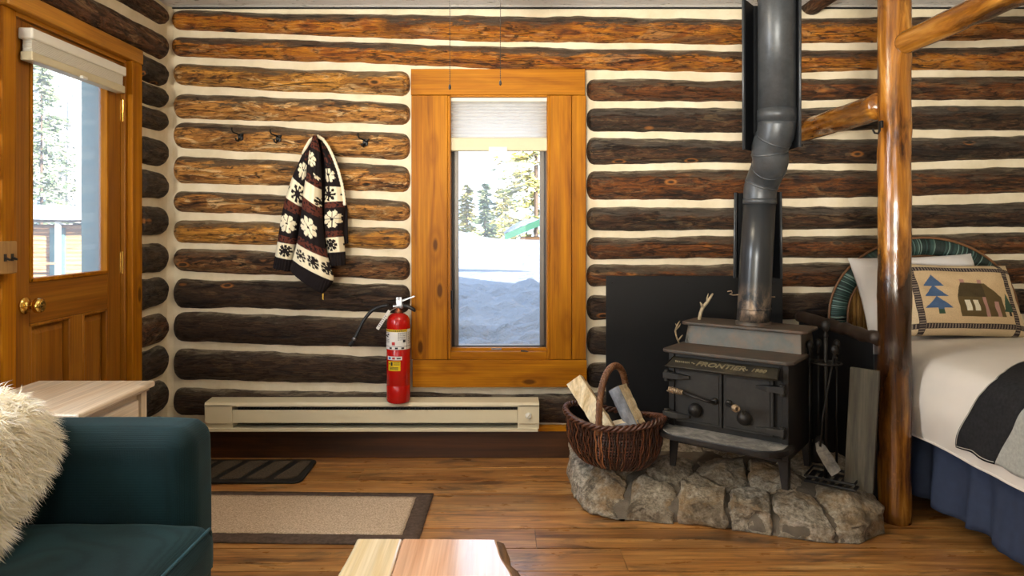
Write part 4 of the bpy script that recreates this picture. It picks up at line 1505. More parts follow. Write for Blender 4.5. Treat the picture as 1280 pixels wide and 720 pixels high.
def flower(x, y, r):
    d = math.hypot(x, y)
    if d > r or d < r * .14:
        return False
    a = math.atan2(y, x)
    k = abs(math.sin(4 * a))
    return d < r * (.72 + .3 * k) and (k > .22 or d > r * .86)


def flake(x, y, r):
    d = math.hypot(x, y)
    if d > r:
        return False
    a = math.atan2(y, x)
    for k in range(8):
        b = a - k * PI / 4
        px_, py_ = d * math.cos(b), abs(d * math.sin(b))
        if px_ > 0 and (py_ < .0042 or (abs(px_ - r * .78) < .006 and py_ < .0075)):
            return True
    return False


def bands(t, w, L, W, kind, h):
    """t 0..1 down the piece, w metres across from centre, L length, W width"""
    y = t * L
    q = .0048
    y = (math.floor(y / q) + .5) * q
    w = (math.floor(w / q) + .5) * q
    jit = nz(w * 90, y * 90, 3)
    if kind == 'sleeve':
        if t < .13:
            return BRN if jit > .1 else DRK
        if t < .34:
            return CRM if flower(w - .012, (y - .245 * L) * .9, .036) else (BRN if t < .17 and jit > .2 else DRK)
        if t < .47:
            return DRK if flake(w - .02, y - .405 * L, .04) or flake(w + .08, y - .405 * L, .04) else CRM
        if t < .535:
            return BRN if jit > -.18 else DRK
        if t < .74:
            return CRM if flower(w + .002, (y - .637 * L) * .92, .047) else DRK
        if t < .79:
            return BRN if jit > -.12 else DRK
        if t < .905:
            return DRK if flake(w - .012, y - .848 * L, .032) or flake(w + .075, y - .85 * L, .03) else CRM
        return DRK
    if kind == 'back':
        return DRK
    if t < .10:
        return BRN if jit > -.1 else DRK
    if t < .26:
        return CRM if flower(w + .016, (y - .18 * L) * .8, .036) else DRK
    if t < .345:
        return (BRN if jit > -.05 else DRK) if t > .29 else (CRM if flower(w - .03, y - .262 * L, .022) else DRK)
    if t < .475:
        return CRM if not flake(w - .06, y - .44 * L, .032) else DRK
    if t < .555:
        return BRN if jit > -.2 else DRK
    if t < .735:
        return CRM if flower(w + .004, (y - .645 * L) * .95, .05) else DRK
    if t < .785:
        return BRN if jit > -.12 else DRK
    if t < .925:
        return DRK if any(flake(w - c, y - .855 * L, .035) for c in (-.055, .02, .095)) else CRM
    return DRK


def jpiece(name, lft_, rgt_, depth, bulge, kind, L, y_off=0., nu=70, nv=190, mir=1):
    """flattened knitted tube between a left and a right outline, bulging towards the room"""
    mb = MB()
    mb.c = []
    tl, tr_ = [p[0] for p in lft_], [p[0] for p in rgt_]
    lft_, rgt_ = [p[1:] for p in lft_], [p[1:] for p in rgt_]
    lx_ = [(t, jp(*p)[0]) for t, p in zip(tl, lft_)]; lz_ = [(t, jp(*p)[1]) for t, p in zip(tl, lft_)]
    rx_ = [(t, jp(*p)[0]) for t, p in zip(tr_, rgt_)]; rz_ = [(t, jp(*p)[1]) for t, p in zip(tr_, rgt_)]

    def sp(pts, t):
        # smooth sampling
        e = .025
        return (interp(pts, max(0, t - e)) + 2 * interp(pts, t) + interp(pts, min(1, t + e))) / 4 if .03 < t < .97 else interp(pts, t)
    nf = int(nu * .72)
    for j in range(nv):
        t = j / (nv - 1)
        a = Vector((sp(lx_, t), 0, sp(lz_, t)))
        b = Vector((sp(rx_, t), 0, sp(rz_, t)))
        W = (b - a).length
        for i in range(nu):
            if i < nf:
                u = i / (nf - 1)
                ang = PI * u
                s = (1 - math.cos(ang)) / 2
                yy = -bulge * (.35 + .65 * min(1, t * 2.2)) * math.sin(ang) ** .95
                rib = 0
                if t > .925 or (kind == 'sleeve' and t > .905):
                    rib = .0035 * math.sin(s * W / .014 * 2 * PI)
                    yy *= .9
                yy -= .010 * nz(s * 3.2 + y_off * 50, t * 2.2, 1) + .006 * nz(s * 9, t * 4, 2) + rib
                ctint = bands(t, (s - .5) * W * mir, L, W, kind, 0)
            else:
                u = (i - nf + 1) / (nu - nf + 1)
                s = 1 - u
                yy = .012 * math.sin(PI * u)
                ctint = DRK
            p = a + (b - a) * s
            mb.v.append(Vector((p.x, y_off + yy, p.z)))
            mb.c.append(ctint)
    for j in range(nv - 1):
        for i in range(nu):
            k = (i + 1) % nu
            mb.f.append((j * nu + i, j * nu + k, (j + 1) * nu + k, (j + 1) * nu + i))
    mb.f.append(tuple(range(nu)))
    mb.f.append(tuple((nv - 1) * nu + i for i in range(nu - 1, -1, -1)))
    return mb.build(name, M['knit'], ck, True)


# lining / back of the cardigan, dark
jpiece('back_panel', [(0, 205, 50), (.2, 190, 150), (.5, 180, 300), (1, 165, 520)], [(0, 222, 48), (.2, 285, 130), (.4, 318, 240), (.6, 332, 340), (1, 336, 490)], 0, .018, 'back', .6, .050)
jpiece('sleeve', [(0, 200, 58), (.14, 158, 112), (.34, 115, 212), (.47, 88, 298), (.535, 78, 338), (.74, 60, 448), (.79, 55, 480), (.905, 45, 538), (1, 35, 588)],
       [(0, 220, 58), (.14, 196, 150), (.34, 172, 262), (.47, 158, 342), (.535, 153, 378), (.74, 133, 470), (.79, 128, 492), (.905, 118, 555), (1, 104, 604)], 0, .062, 'sleeve', .70, .016)
jpiece('sleeve', [(0, 230, 75), (.14, 246, 160), (.34, 250, 255), (.47, 246, 322), (.535, 244, 345), (.74, 246, 440), (.79, 250, 466), (.905, 258, 525), (1, 263, 580)],
       [(0, 238, 72), (.14, 286, 160), (.34, 318, 258), (.47, 326, 318), (.535, 326, 338), (.74, 318, 436), (.79, 322, 460), (.905, 329, 520), (1, 332, 578)], 0, .058, 'sleeve', .66, .020, mir=-1)
jpiece('front_panel', [(0, 206, 52), (.10, 194, 95), (.26, 182, 170), (.345, 176, 230), (.475, 168, 292), (.555, 163, 345), (.735, 148, 452), (.785, 143, 486), (.925, 124, 552), (1, 112, 592)],
       [(0, 222, 50), (.10, 236, 118), (.26, 240, 225), (.345, 240, 268), (.475, 242, 346), (.555, 245, 386), (.735, 258, 512), (.785, 268, 546), (.925, 294, 640), (1, 247, 692)], 0, .078, 'body', .82, -.022)
# cream zip trim
zt_ = MB()
path = [(214, 47), (240, 62), (265, 98), (287, 145), (305, 195), (318, 245), (326, 290), (331, 340)]
pts_ = []
for i in range(len(path) - 1):
    for k in range(7):
        t = k / 7
        x = path[i][0] + (path[i + 1][0] - path[i][0]) * t
        y = path[i][1] + (path[i + 1][1] - path[i][1]) * t
        xx, zz_ = jp(x, y)
        pts_.append(Vector((xx, .012 - .012 * math.sin(min(1, i / 5) * 2), zz_)))
zt_.tube(pts_, [.0072 + .0022 * (i % 2) for i in range(len(pts_))], 8)
M['cream_knit'] = plain('cream_knit', 'ece2c6', .95, 0, .1)
zt_.build('zip_trim', M['cream_knit'], ck, True)
xx, zz_ = jp(247, 694)
MB().box(xx - .004, xx + .004, -.03, -.026, zz_ - .03, zz_ + .01).build('zip_pull', M['brass'], ck, bevel=.001)
c1 = MB()
c1.tube([Vector((jp(x, y)[0], -.006, jp(x, y)[1])) for x, y in ((208, 52), (190, 68), (172, 98), (158, 124))], [.006, .009, .009, .006], 8)
c1.build('collar_trim', M['cream_knit'], ck, True)

# ------------------------------------------------------------------ ceiling light whose pull chains hang in view
DC = 2.40
cl = empty('ceiling_light', at(594, 0, DC).xy.to_3d() + Vector((0, 0, ZC)), 0, 'pair of thin beaded pull chains hanging from a ceiling light in front of the window', 'ceiling light')
MB().lathe([(.09, 0), (.09, -.01), (.07, -.025), (.02, -.03), (.02, -.13), (.08, -.14), (.08, -.15)], 30).build('canopy', M['brass'], cl, True)
g = G('lit_glass_bowl', .4)
em = g.node('ShaderNodeEmission')
em.inputs['Color'].default_value = (1.0, .82, .58, 1)
em.inputs['Strength'].default_value = LAMP
g.L.new(em.outputs[0], g.out.inputs[0])
M['bowl'] = g.m
MB().lathe([(.10, -.145), (.145, -.16), (.15, -.19), (.135, -.235), (.10, -.275), (.05, -.30), (.008, -.307)], 30).build('glass_bowl', M['bowl'], cl, True)
for px, py in ((562.3, 107), (625.5, 102)):
    e = at(px, py, DC) - cl.location
    ch = MB()
    ztop = -.05
    nb_ = int((ztop - e.z) / .007)
    dx = e.x
    ch.tube([(dx, 0, ztop), (dx, 0, e.z)], .0008, 5)
    for k in range(nb_):
        z = ztop - k * .007
        ch.add([(dx + a * .0021, b * .0021, z + c * .0026) for a, b, c in ((1, 0, 0), (-1, 0, 0), (0, 1, 0), (0, -1, 0), (0, 0, 1), (0, 0, -1))],
               [(0, 2, 4), (2, 1, 4), (1, 3, 4), (3, 0, 4), (2, 0, 5), (1, 2, 5), (3, 1, 5), (0, 3, 5)])
    co = ch.build('pull_chain', M['bronze'], cl)
    MB().lathe([(.001, 0), (.004, -.006), (.005, -.014), (.002, -.02)], 10, rotm(loc=(dx, 0, e.z + .006))).build('chain_end', M['bronze'], co, True)
    MB().tube([(0, 0, -.05), (dx, 0, -.05)], .004, 6).build('chain_arm', M['brass'], cl)
# ================================================================== STOVE CORNER
# ------------------------------------------------------------------ stone hearth
OUT = [(.375, 3.05), (.48, 2.99), (.72, 2.945), (.95, 2.88), (1.18, 2.785), (1.40, 2.745), (1.575, 2.85), (1.60, 3.3), (1.60, 3.775), (.42, 3.775), (.335, 3.5), (.33, 3.25)]
hs = empty('stone_hearth', (.97, 3.2, 0), 0, 'low hearth platform of rough mortared stones under the wood stove', 'hearth')
HC = Vector((.97, 3.2, 0))


def front_y(x):
    return interp([(.33, 3.12), (.375, 3.05), (.48, 2.99), (.72, 2.945), (.95, 2.88), (1.18, 2.785), (1.40, 2.745), (1.6, 2.86)], x)


def Hh(x, y):
    d = y - front_y(x)
    fr = interp([(.33, .075), (.6, .085), (.75, .11), (.95, .125), (1.2, .115), (1.4, .115), (1.6, .11)], x)
    return fr + (.178 - fr) * smooth(d / .34)


def clip(poly, a, b):
    """keep the side of poly nearer to a than b"""
    m = ((a[0] + b[0]) / 2, (a[1] + b[1]) / 2)
    n = (b[0] - a[0], b[1] - a[1])
    out = []
    for p, q in zip(poly, poly[1:] + poly[:1]):
        dp = (p[0] - m[0]) * n[0] + (p[1] - m[1]) * n[1]
        dq = (q[0] - m[0]) * n[0] + (q[1] - m[1]) * n[1]
        if dp <= 0:
            out.append(p)
        if dp * dq < 0:
            t = dp / (dp - dq)
            out.append((p[0] + (q[0] - p[0]) * t, p[1] + (q[1] - p[1]) * t))
    return out


def inset(poly, d):
    c = (sum(p[0] for p in poly) / len(poly), sum(p[1] for p in poly) / len(poly))
    r = []
    for p in poly:
        v = Vector((p[0] - c[0], p[1] - c[1]))
        r.append((c[0] + v.x * (1 - d / max(.02, v.length)), c[1] + v.y * (1 - d / max(.02, v.length))))
    return r


seeds = [(.46, 3.13), (.66, 3.05), (.86, 2.98), (1.05, 2.90), (1.19, 2.87), (1.44, 2.89), (.38, 3.36), (.60, 3.27), (.76, 3.19), (.98, 3.12), (1.20, 3.06), (1.46, 3.15),
         (.55, 3.6), (.85, 3.5), (1.15, 3.45), (1.45, 3.5)]
tops = [-.005, -.012, .008, .004, -.012, .006, .012, .0, .012, .0, .004, .008, 0, 0, 0, 0]
rs = random.Random(21)
from mathutils.geometry import tessellate_polygon
for si, s in enumerate(seeds):
    poly = OUT[:]
    for t in seeds:
        if t != s:
            poly = clip(poly, s, t)
    poly = inset(poly, .012)
    # drop near duplicate corners and add waviness
    pts = []
    for p, q in zip(poly, poly[1:] + poly[:1]):
        L = math.hypot(q[0] - p[0], q[1] - p[1])
        n = max(1, int(L / .013))
        for k in range(n):
            x, y = p[0] + (q[0] - p[0]) * k / n, p[1] + (q[1] - p[1]) * k / n
            pts.append((x + .016 * nz(x * 9, y * 9, si), y + .016 * nz(x * 9, y * 9, si + 30)))
    c = (sum(p[0] for p in pts) / len(pts), sum(p[1] for p in pts) / len(pts))
    tx_, ty_ = rs.uniform(-.10, .10), rs.uniform(-.06, .12)
    mb = MB()
    rings = [(1.0, None, .0), (1.025, .12, 0), (1.04, .3, 0), (1.035, .5, 0), (1.03, .7, 0), (1.015, .86, 0), (.985, .96, 0), (.95, 1.0, 0)] + [(.95 - .05 * q_, 1.0, 0) for q_ in range(1, 19)]
    planes = [(rs.uniform(-.35, .35), rs.uniform(-.25, .45), rs.uniform(.0, .022)) for _ in range(6)]
    n = len(pts)
    for k, (sc_, zf, _) in enumerate(rings):
        for x, y in pts:
            X, Y = c[0] + (x - c[0]) * sc_, c[1] + (y - c[1]) * sc_
            top = Hh(X, Y) + tops[si] + tx_ * (X - c[0]) + ty_ * (Y - c[1])
            top += .012 * nz(X * 7, Y * 7, si) + .009 * nz(X * 18, Y * 18, si) + .004 * nz(X * 45, Y * 45)
            st_ = .012 * math.floor(2.2 * nz(X * 4 + si, Y * 4, 9) + .5)
            top += st_ * .5
            top = top + .010 + min([0.] + [pa * (X - c[0]) + pb_ * (Y - c[1]) + pc_ - .012 for pa, pb_, pc_ in planes])
            top -= .010 * abs(nz(X * 14, Y * 14, si + 50)) + .006 * abs(nz(X * 33, Y * 33, si + 60))
            z = .001 if zf is None else top * zf
            if zf and zf < 1:
                w = .022 * nz(X * 9, Y * 9, z * 16 + si) + .016 * nz(X * 24, Y * 24, z * 34) - .012 * abs(nz(X * 40, Y * 40, z * 60))
                d = Vector((X - c[0], Y - c[1])).normalized() * w
                X, Y = X + d.x, Y + d.y
            mb.v.append(Vector((X, Y, max(.001, z))) - HC)
    for k in range(len(rings) - 1):
        for i in range(n):
            mb.f.append((k * n + i, k * n + (i + 1) % n, (k + 1) * n + (i + 1) % n, (k + 1) * n + i))
    mb.f.append(tuple(range((len(rings) - 1) * n, len(rings) * n)))
    mb.f.append(tuple(range(n - 1, -1, -1)))
    mb.build('stone', M['stone'], hs, True)
mb = MB()
mo = inset(OUT, .028)
dense = []
for p, q in zip(mo, mo[1:] + mo[:1]):
    for k in range(8):
        dense.append((p[0] + (q[0] - p[0]) * k / 8, p[1] + (q[1] - p[1]) * k / 8))
n = len(dense)
mc = (1.0, 3.25)
for sc_, off in ((1.0, None), (.985, -.07), (.95, -.052), (.8, -.045), (.6, -.04), (.4, -.036), (.2, -.036), (.01, -.036)):
    for x, y in dense:
        X, Y = mc[0] + (x - mc[0]) * sc_, mc[1] + (y - mc[1]) * sc_
        z = .001 if off is None else Hh(X, Y) + off + .006 * nz(X * 25, Y * 25)
        mb.v.append(Vector((X, Y, z)) - HC)
for k in range(7):
    for i in range(n):
        mb.f.append((k * n + i, k * n + (i + 1) % n, (k + 1) * n + (i + 1) % n, (k + 1) * n + i))
mb.build('mortar', M['mortar'], hs, True)

# ------------------------------------------------------------------ black board on the wall behind the stove
bd = empty('heat_shield', (1.03, 3.755, 0), 0, 'black flat heat shield board on the log wall behind the stove', 'heat shield')
MB().box(.565 - 1.03, 1.505 - 1.03, -.008, .004, .15, .985).build('board', M['board'], bd, bevel=.002)
for x in (.6, 1.0, 1.46):
    for z in (.2, .95):
        MB().lathe([(.006, 0), (.005, .003), (.001, .004)], 10, rotm(PI / 2, 0, 0, (x - 1.03, -.008, z))).build('screw', M['iron'], bd)

# side screen between stove and bed
ss = empty('side_screen', (1.60, 3.4, 0), 0, 'black side screen with rough dark wooden cap between stove and bed', 'screen')
MB().box(0, .022, -.385, .37, .005, .762).build('panel', M['board'], ss, bevel=.002)
cap = MB()
cap.tube([(.015, -.40 + .79 * i / 30, .765 + .008 * nz(i * .35)) for i in range(31)], [.030 + .007 * nz(i * .5, 4) for i in range(31)], 12)
cap.build('wooden_cap', M['dark_cap'], ss, True)
MB().box(-.004, .026, -.392, -.386, .70, .755).build('lit_corner_strip', M['steel'], ss, bevel=.002)  # bright strip standing in for the lit corner of the panel

# ------------------------------------------------------------------ wood stove
ANG = math.atan2(-.6, .8)
SB = Vector((.7177, 3.126, .183))
sv = empty('wood_stove', SB, ANG, 'black cast iron wood stove with two doors and stepped rusty top on the hearth', 'wood stove')


def S(name, mb, m, par=None, **k):
    return mb.build(name, M[m], par or sv, **k)


def bx(*a):
    return MB().box(*a)


S('body', bx(.022, .532, .035, .215, .12, .507).box(.022, .532, .2, .425, .12, .507), 'stove', bevel=.003)
for x in (.022, .506):
    S('corner_post', bx(x, x + .026, .026, .05, .12, .507), 'stove', bevel=.003)
S('lower_top_plate', MB().prism(rrect(-.004, .556, -.004, .25, .035, 6, (1, 1, 0, 0)), .507, .522), 'stove_top', bevel=.004)
ri = MB().add([(.018, .215, .52), (.536, .215, .52), (.528, .238, .606), (.026, .238, .606), (.018, .43, .52), (.536, .43, .52), (.528, .425, .606), (.026, .425, .606)],
              [(0, 1, 2, 3), (5, 4, 7, 6), (4, 0, 3, 7), (1, 5, 6, 2), (3, 2, 6, 7), (0, 4, 5, 1)])
S('riser', ri, 'stove_riser', bevel=.003)
S('upper_top_plate', MB().prism(rrect(-.004, .556, .218, .437, .03, 6), .605, .619), 'stove_top', bevel=.004)
# sloped name plate
P_ = [(.036, -.046, .458), (.508, -.046, .458), (.498, .02, .492), (.05, .02, .492)]
npm = MB().add([Vector(p) for p in P_] + [Vector(p) + Vector((0, .008, -.010)) for p in P_], [(0, 1, 2, 3), (4, 7, 6, 5), (0, 4, 5, 1), (1, 5, 6, 2), (2, 6, 7, 3), (3, 7, 4, 0)])
npo = S('name_plate', npm, 'stove_plate', bevel=.004)
pl_ang = math.atan2(.034, .066)


def lettering(txt, x, size, shear=.25):
    cu = bpy.data.curves.new('lettering', 'FONT')
    cu.body = txt
    cu.size = size
    cu.shear = shear
    cu.extrude = .0022
    cu.offset = .0006
    cu.align_x = 'CENTER'
    cu.align_y = 'CENTER'
    cu.resolution_u = 3
    cu.materials.append(M['letters'])
    o = bpy.data.objects.new('lettering', cu)
    COL.objects.link(o)
    o.parent = npo
    o.location = (x, -.013 - .001, .475 + .001)
    o.rotation_euler = (pl_ang, 0, 0)
    bpy.context.view_layer.update()
    me = bpy.data.meshes.new_from_object(o.evaluated_get(bpy.context.evaluated_depsgraph_get()))
    e = bpy.data.objects.new('lettering', me)
    COL.objects.link(e)
    e.parent, e.location, e.rotation_euler = npo, o.location, o.rotation_euler
    bpy.data.objects.remove(o)
    e.name = 'lettering'
    return e


M['letters'] = plain('raised_letters', '857b60', .5, .3, .5, .2)
lettering('FRONTIER', .268, .040).scale = (1.12, 1, 1)
lettering('1980', .425, .026).scale = (1.15, 1, 1)
dash = MB()
MT = rotm(pl_ang, 0, 0, (0, -.013, .475))
for x0, x1 in ((.143, .158), (.365, .382)):
    pts = [MT @ Vector((x0 + (x1 - x0) * k / 6, .004 * math.sin(k / 6 * 2 * PI), .001)) for k in range(7)]
    dash.tube(pts, .0018, 6)
S('dash_marks', dash, 'letters', npo)
sc_ = MB()       # worn illegible raised flourish left of the name
rq = random.Random(2)
x = .072
while x < .135:
    h = rq.uniform(.006, .011)
    pts = [MT @ Vector((x + .004 * math.sin(k * 1.3), -h / 2 + h * k / 5, .001)) for k in range(6)]
    sc_.tube(pts, .0014, 5)
    x += .0085
S('worn_flourish', sc_, 'letters', npo)
rimm = MB()
rimm.tube([P_[3], P_[0], P_[1], P_[2]], .0035, 8)
S('plate_rim', rimm, 'stove_plate', npo, smooth_=True)


def stove_door(x0, x1, hinge_left):
    d = S('door', bx(x0, x1, .014, .034, .207, .445), 'stove_door', bevel=.004)
    S('door_panel', bx(x0 + .012, x1 - .012, .010, .016, .219, .433), 'stove_door', d, bevel=.003)
    hx = x0 if hinge_left else x1
    s = 1 if hinge_left else -1
    for z in (.408, .237):
        h = MB()
        xs = [hx - s * .048, hx + s * .02, hx + s * .068]
        ws = [.014, .012, .006]
        ys = [-.016, -.016, .0]
        vs = []
        for X, w, Y in zip(xs, ws, ys):
            vs += [(X, Y, z - w), (X, Y, z + w), (X, .016, z + w), (X, .016, z - w)]
        fs = [(0, 1, 2, 3), (11, 10, 9, 8)]
        for a in (0, 4):
            for k in range(4):
                fs.append((a + k, a + 4 + k, a + 4 + (k + 1) % 4, a + (k + 1) % 4))
        h.add(vs, fs)
        h.tube([(hx - s * .036, .002, z - .026), (hx - s * .036, .002, z + .022)], .0115, 12)
        S('hinge', h, 'stove_door', d, bevel=.002)
    return d


dl = stove_door(.060, .266, True)
dr_ = stove_door(.271, .477, False)
# draught dials
for x, par, loop in ((.153, dl, False), (.363, dr_, True)):
    k = MB().lathe([(.030, 0), (.031, .012), (.029, .02), (.022, .03), (.012, .036), (.003, .038)], 26, rotm(PI / 2, 0, 0, (x, .012, .272)))
    o = S('draught_dial', k, 'stove', par, smooth_=True)
    if loop:
        S('dial_loop', MB().tube([(x + .004 + .007 * math.cos(a), -.022, .30 + .008 * math.sin(a)) for a in [2 * PI * i / 12 for i in range(12)]], .0018, 6, False, True), 'stove_plate', o)
    else:
        S('dial_pin', MB().tube([(x, -.024, .285), (x + .012, -.026, .276)], .0025, 6), 'stove_plate', o)


def coil(p0, p1, r, turns=9):
    m = MB()
    p0, p1 = Vector(p0), Vector(p1)
    t = (p1 - p0).normalized()
    a = t.orthogonal().normalized()
    b = t.cross(a)
    pts = []
    n = turns * 8
    for i in range(n + 1):
        th = 2 * PI * i / 8
        env = r * (.75 + .25 * math.sin(PI * i / n))
        pts.append(p0 + (p1 - p0) * i / n + (a * math.cos(th) + b * math.sin(th)) * env)
    m.tube(pts, .0036, 6)
    return m


h = MB().tube([(.237, .02, .321), (.237, -.012, .321), (.22, -.03, .324), (.115, -.045, .350)], .006, 10)
h.lathe([(.016, 0), (.014, .012), (.008, .016)], 14, rotm(PI / 2, 0, 0, (.237, .012, .321)))
ho_ = S('door_handle', h, 'stove', dl, smooth_=True)
S('coil_grip', coil((.115, -.045, .350), (.052, -.052, .359), .0115), 'grip', ho_, smooth_=True)
h = MB().tube([(.298, .02, .322), (.298, -.012, .322), (.306, -.028, .322), (.350, -.085, .331)], .006, 10)
h.lathe([(.016, 0), (.014, .012), (.008, .016)], 14, rotm(PI / 2, 0, 0, (.298, .012, .322)))
ho_ = S('door_handle', h, 'stove', dr_, smooth_=True)
S('coil_grip', coil((.350, -.085, .331), (.376, -.125, .336), .0125, 6), 'grip', ho_, smooth_=True)
# ash shelf
ol = rrect(.004, .548, -.115, .05, .10, 10, (1, 1, 0, 0))
S('ash_shelf', MB().prism(ol, .158, .182), 'stove', bevel=.003)
S('ash_layer', MB().prism(inset(ol, .018), .1815, .184), 'ash')
S('bottom_plate', bx(.03, .524, .03, .42, .108, .12), 'stove')
for x, y in ((.024, .03), (.488, .03), (.024, .385), (.488, .385)):
    sx_ = 1 if x < .2 else -1
    x0 = x if sx_ > 0 else x + .042
    lg = MB().add([(x0, y, 0), (x0 + sx_ * .026, y, 0), (x0 + sx_ * .042, y, .12), (x0, y, .12), (x0, y + .008, 0), (x0 + sx_ * .026, y + .008, 0), (x0 + sx_ * .042, y + .008, .12), (x0, y + .008, .12)],
                  [(0, 1, 2, 3), (5, 4, 7, 6), (0, 4, 5, 1), (1, 5, 6, 2), (2, 6, 7, 3), (3, 7, 4, 0)])
    lg.box(min(x0, x0 + sx_ * .008), max(x0, x0 + sx_ * .008), y, y + .035, 0, .12)
    S('leg', lg, 'stove', bevel=.001)
cl_ = S('flue_collar', MB().lathe([(.078, .618), (.078, .632), (.0705, .634), (.0705, .66)], 32, rotm(loc=(.30, .325, 0)), cap=False), 'stove_top', smooth_=True)

# ------------------------------------------------------------------ stove pipe
pc = SB + Matrix.Rotation(ANG, 3, 'Z') @ Vector((.30, .325, 0))
pb = Vector((pc.x, pc.y, 0))
sp_o = empty('stove_pipe', pb, 0, 'tall black metal stove pipe with angled elbow rising to the ceiling', 'stove pipe')
lo = Vector((at(942, 0, 3.22).x, 3.22, 0)) - pb
x_t = at(948, 0, 3.2).x - pb.x
zt_l = at(0, 252, 3.2).z
low = MB()
low.tube([(0, 0, .818), (x_t * .1, -.002, .86), (x_t * .5, -.01, 1.1), (x_t, -.02, zt_l)], [.0725, .0722, .0715, .070], 36)
S('lower_pipe', low, 'pipe_low', sp_o, smooth_=True)
S('seam_ring', MB().tube([(x_t * .2, -.004, .872), (x_t * .2, -.004, .878)], .0745, 36), 'pipe_low', sp_o, smooth_=True)
S('seam_ring', MB().tube([(x_t, -.02, zt_l - .012), (x_t, -.02, zt_l + .012)], .0735, 36), 'pipe', sp_o, smooth_=True)
x_u = at(971, 0, 3.0).x - pb.x
y_u = 3.0 - pb.y
EL = [(x_t, -.02, zt_l), (x_t + .002, -.025, zt_l + .06), (x_t + .012, -.055, zt_l + .115), ((x_t + x_u) / 2, (y_u - .02) / 2 - .03, zt_l + .17), (x_u - .014, y_u + .045, zt_l + .225), (x_u - .002, y_u + .01, zt_l + .28), (x_u, y_u, zt_l + .335)]
xe = []
for i in range(len(EL) - 1):
    p0, p1, p2, p3 = [Vector(EL[max(0, min(len(EL) - 1, j))]) for j in (i - 1, i, i + 1, i + 2)]
    for k in range(3):
        t = k / 3
        xe.append(.5 * ((2 * p1) + (p2 - p0) * t + (2 * p0 - 5 * p1 + 4 * p2 - p3) * t * t + (3 * p1 - p0 - 3 * p2 + p3) * t ** 3))
xe.append(Vector(EL[-1]))
nn = len(xe) - 1
S('elbow', MB().tube(xe, [.0705 + .0075 * i / nn for i in range(nn + 1)], 36), 'pipe', sp_o, smooth_=True)
for i in (4, 8, 11, 14):
    d = (xe[i + 1] - xe[i - 1]).normalized() * .004
    # gore seams stay tilted against the bend
    S('elbow_seam', MB().tube([xe[i] - d, xe[i] + d], .0722 + .0075 * i / nn, 36), 'pipe', sp_o, smooth_=True)
zu0 = EL[-1][2]
S('upper_pipe', MB().tube([(x_u, y_u, zu0 - .01), (x_u, y_u, 2.6)], .077, 40), 'pipe', sp_o, smooth_=True)
S('seam_ring', MB().tube([(x_u, y_u, zu0 + .0), (x_u, y_u, zu0 + .05)], .0792, 40), 'pipe', sp_o, smooth_=True)
S('seam_ring', MB().tube([(x_u, y_u, 2.215), (x_u, y_u, 2.25)], .0795, 40), 'pipe', sp_o, smooth_=True)
rv = MB()
for k in range(16):
    a = 2 * PI * k / 16
    rv.lathe([(.003, 0), (.002, .002)], 6, rotm(0, PI / 2, a, (x_u + .0795 * math.cos(a), y_u + .0795 * math.sin(a), 2.225)))
S('rivets', rv, 'bronze_l', sp_o)
# damper handle through the lower pipe
dh = MB()
zdm = at(0, 368, 3.2).z
dh.tube([(-.118, 0, zdm + .012), (-.10, -.006, zdm + .016), (-.095, 0, zdm + .006), (-.107, .004, zdm), (-.09, 0, zdm - .004), (-.07, 0, zdm - .002), (.088, 0, zdm - .012), (.10, 0, zdm - .012)], .0028, 6)
S('damper_handle', dh, 'grip', sp_o, smooth_=True)


def channel(name, a, b, c, d, z0, z1, tpr):
    """three sided sheet: left lip edge a, back corners b c, right lip edge d (xy), tapering downward"""
    mb = MB()
    t = .003
    cx = (b[0] + c[0]) / 2
    for z, k in ((z0, tpr), (z1, 1.0)):
        for p in (a, b, c, d):
            mb.v.append(Vector((cx + (p[0] - cx) * k, p[1], z)) - pb)
    mb.f = [(0, 1, 5, 4), (1, 2, 6, 5), (2, 3, 7, 6)]
    o = mb.build(name, M['shield'], sp_o, thick=.004)
    hm = MB()
    for q in (0, 3):
        a_, b_ = mb.v[q], mb.v[q + 4]
        s_ = -1 if q == 0 else 1
        hm.tube([a_ + Vector((s_ * .004, 0, 0)), b_ + Vector((s_ * .004, 0, 0))], .0055, 8)
    hm.build('rolled_edge', M['pipe'], o, True)
    return o


u0, u1 = at(0, 188, 3.07).z, at(0, 3, 3.07).z
channel('upper_shield', (at(930, 0, 3.03).x, 3.03), (1.12, 3.12), (1.262, 3.12), (1.250, 2.94), u0, u1, .99)
l0, l1 = at(0, 347, 3.3).z, at(0, 241, 3.3).z
channel('lower_shield', (at(920, 0, 3.28).x, 3.28), (1.13, 3.345), (1.27, 3.345), (at(975, 0, 3.22).x, 3.22), l0, l1, 1.04)
S('shield_bracket', MB().box(1.185 - pb.x, 1.205 - pb.x, 3.29 - pb.y, 3.345 - pb.y, 1.2, 1.22), 'shield', sp_o)
S('shield_bracket', MB().box(1.175 - pb.x, 1.195 - pb.x, 3.07 - pb.y, 3.12 - pb.y, 1.9, 1.92), 'shield', sp_o)

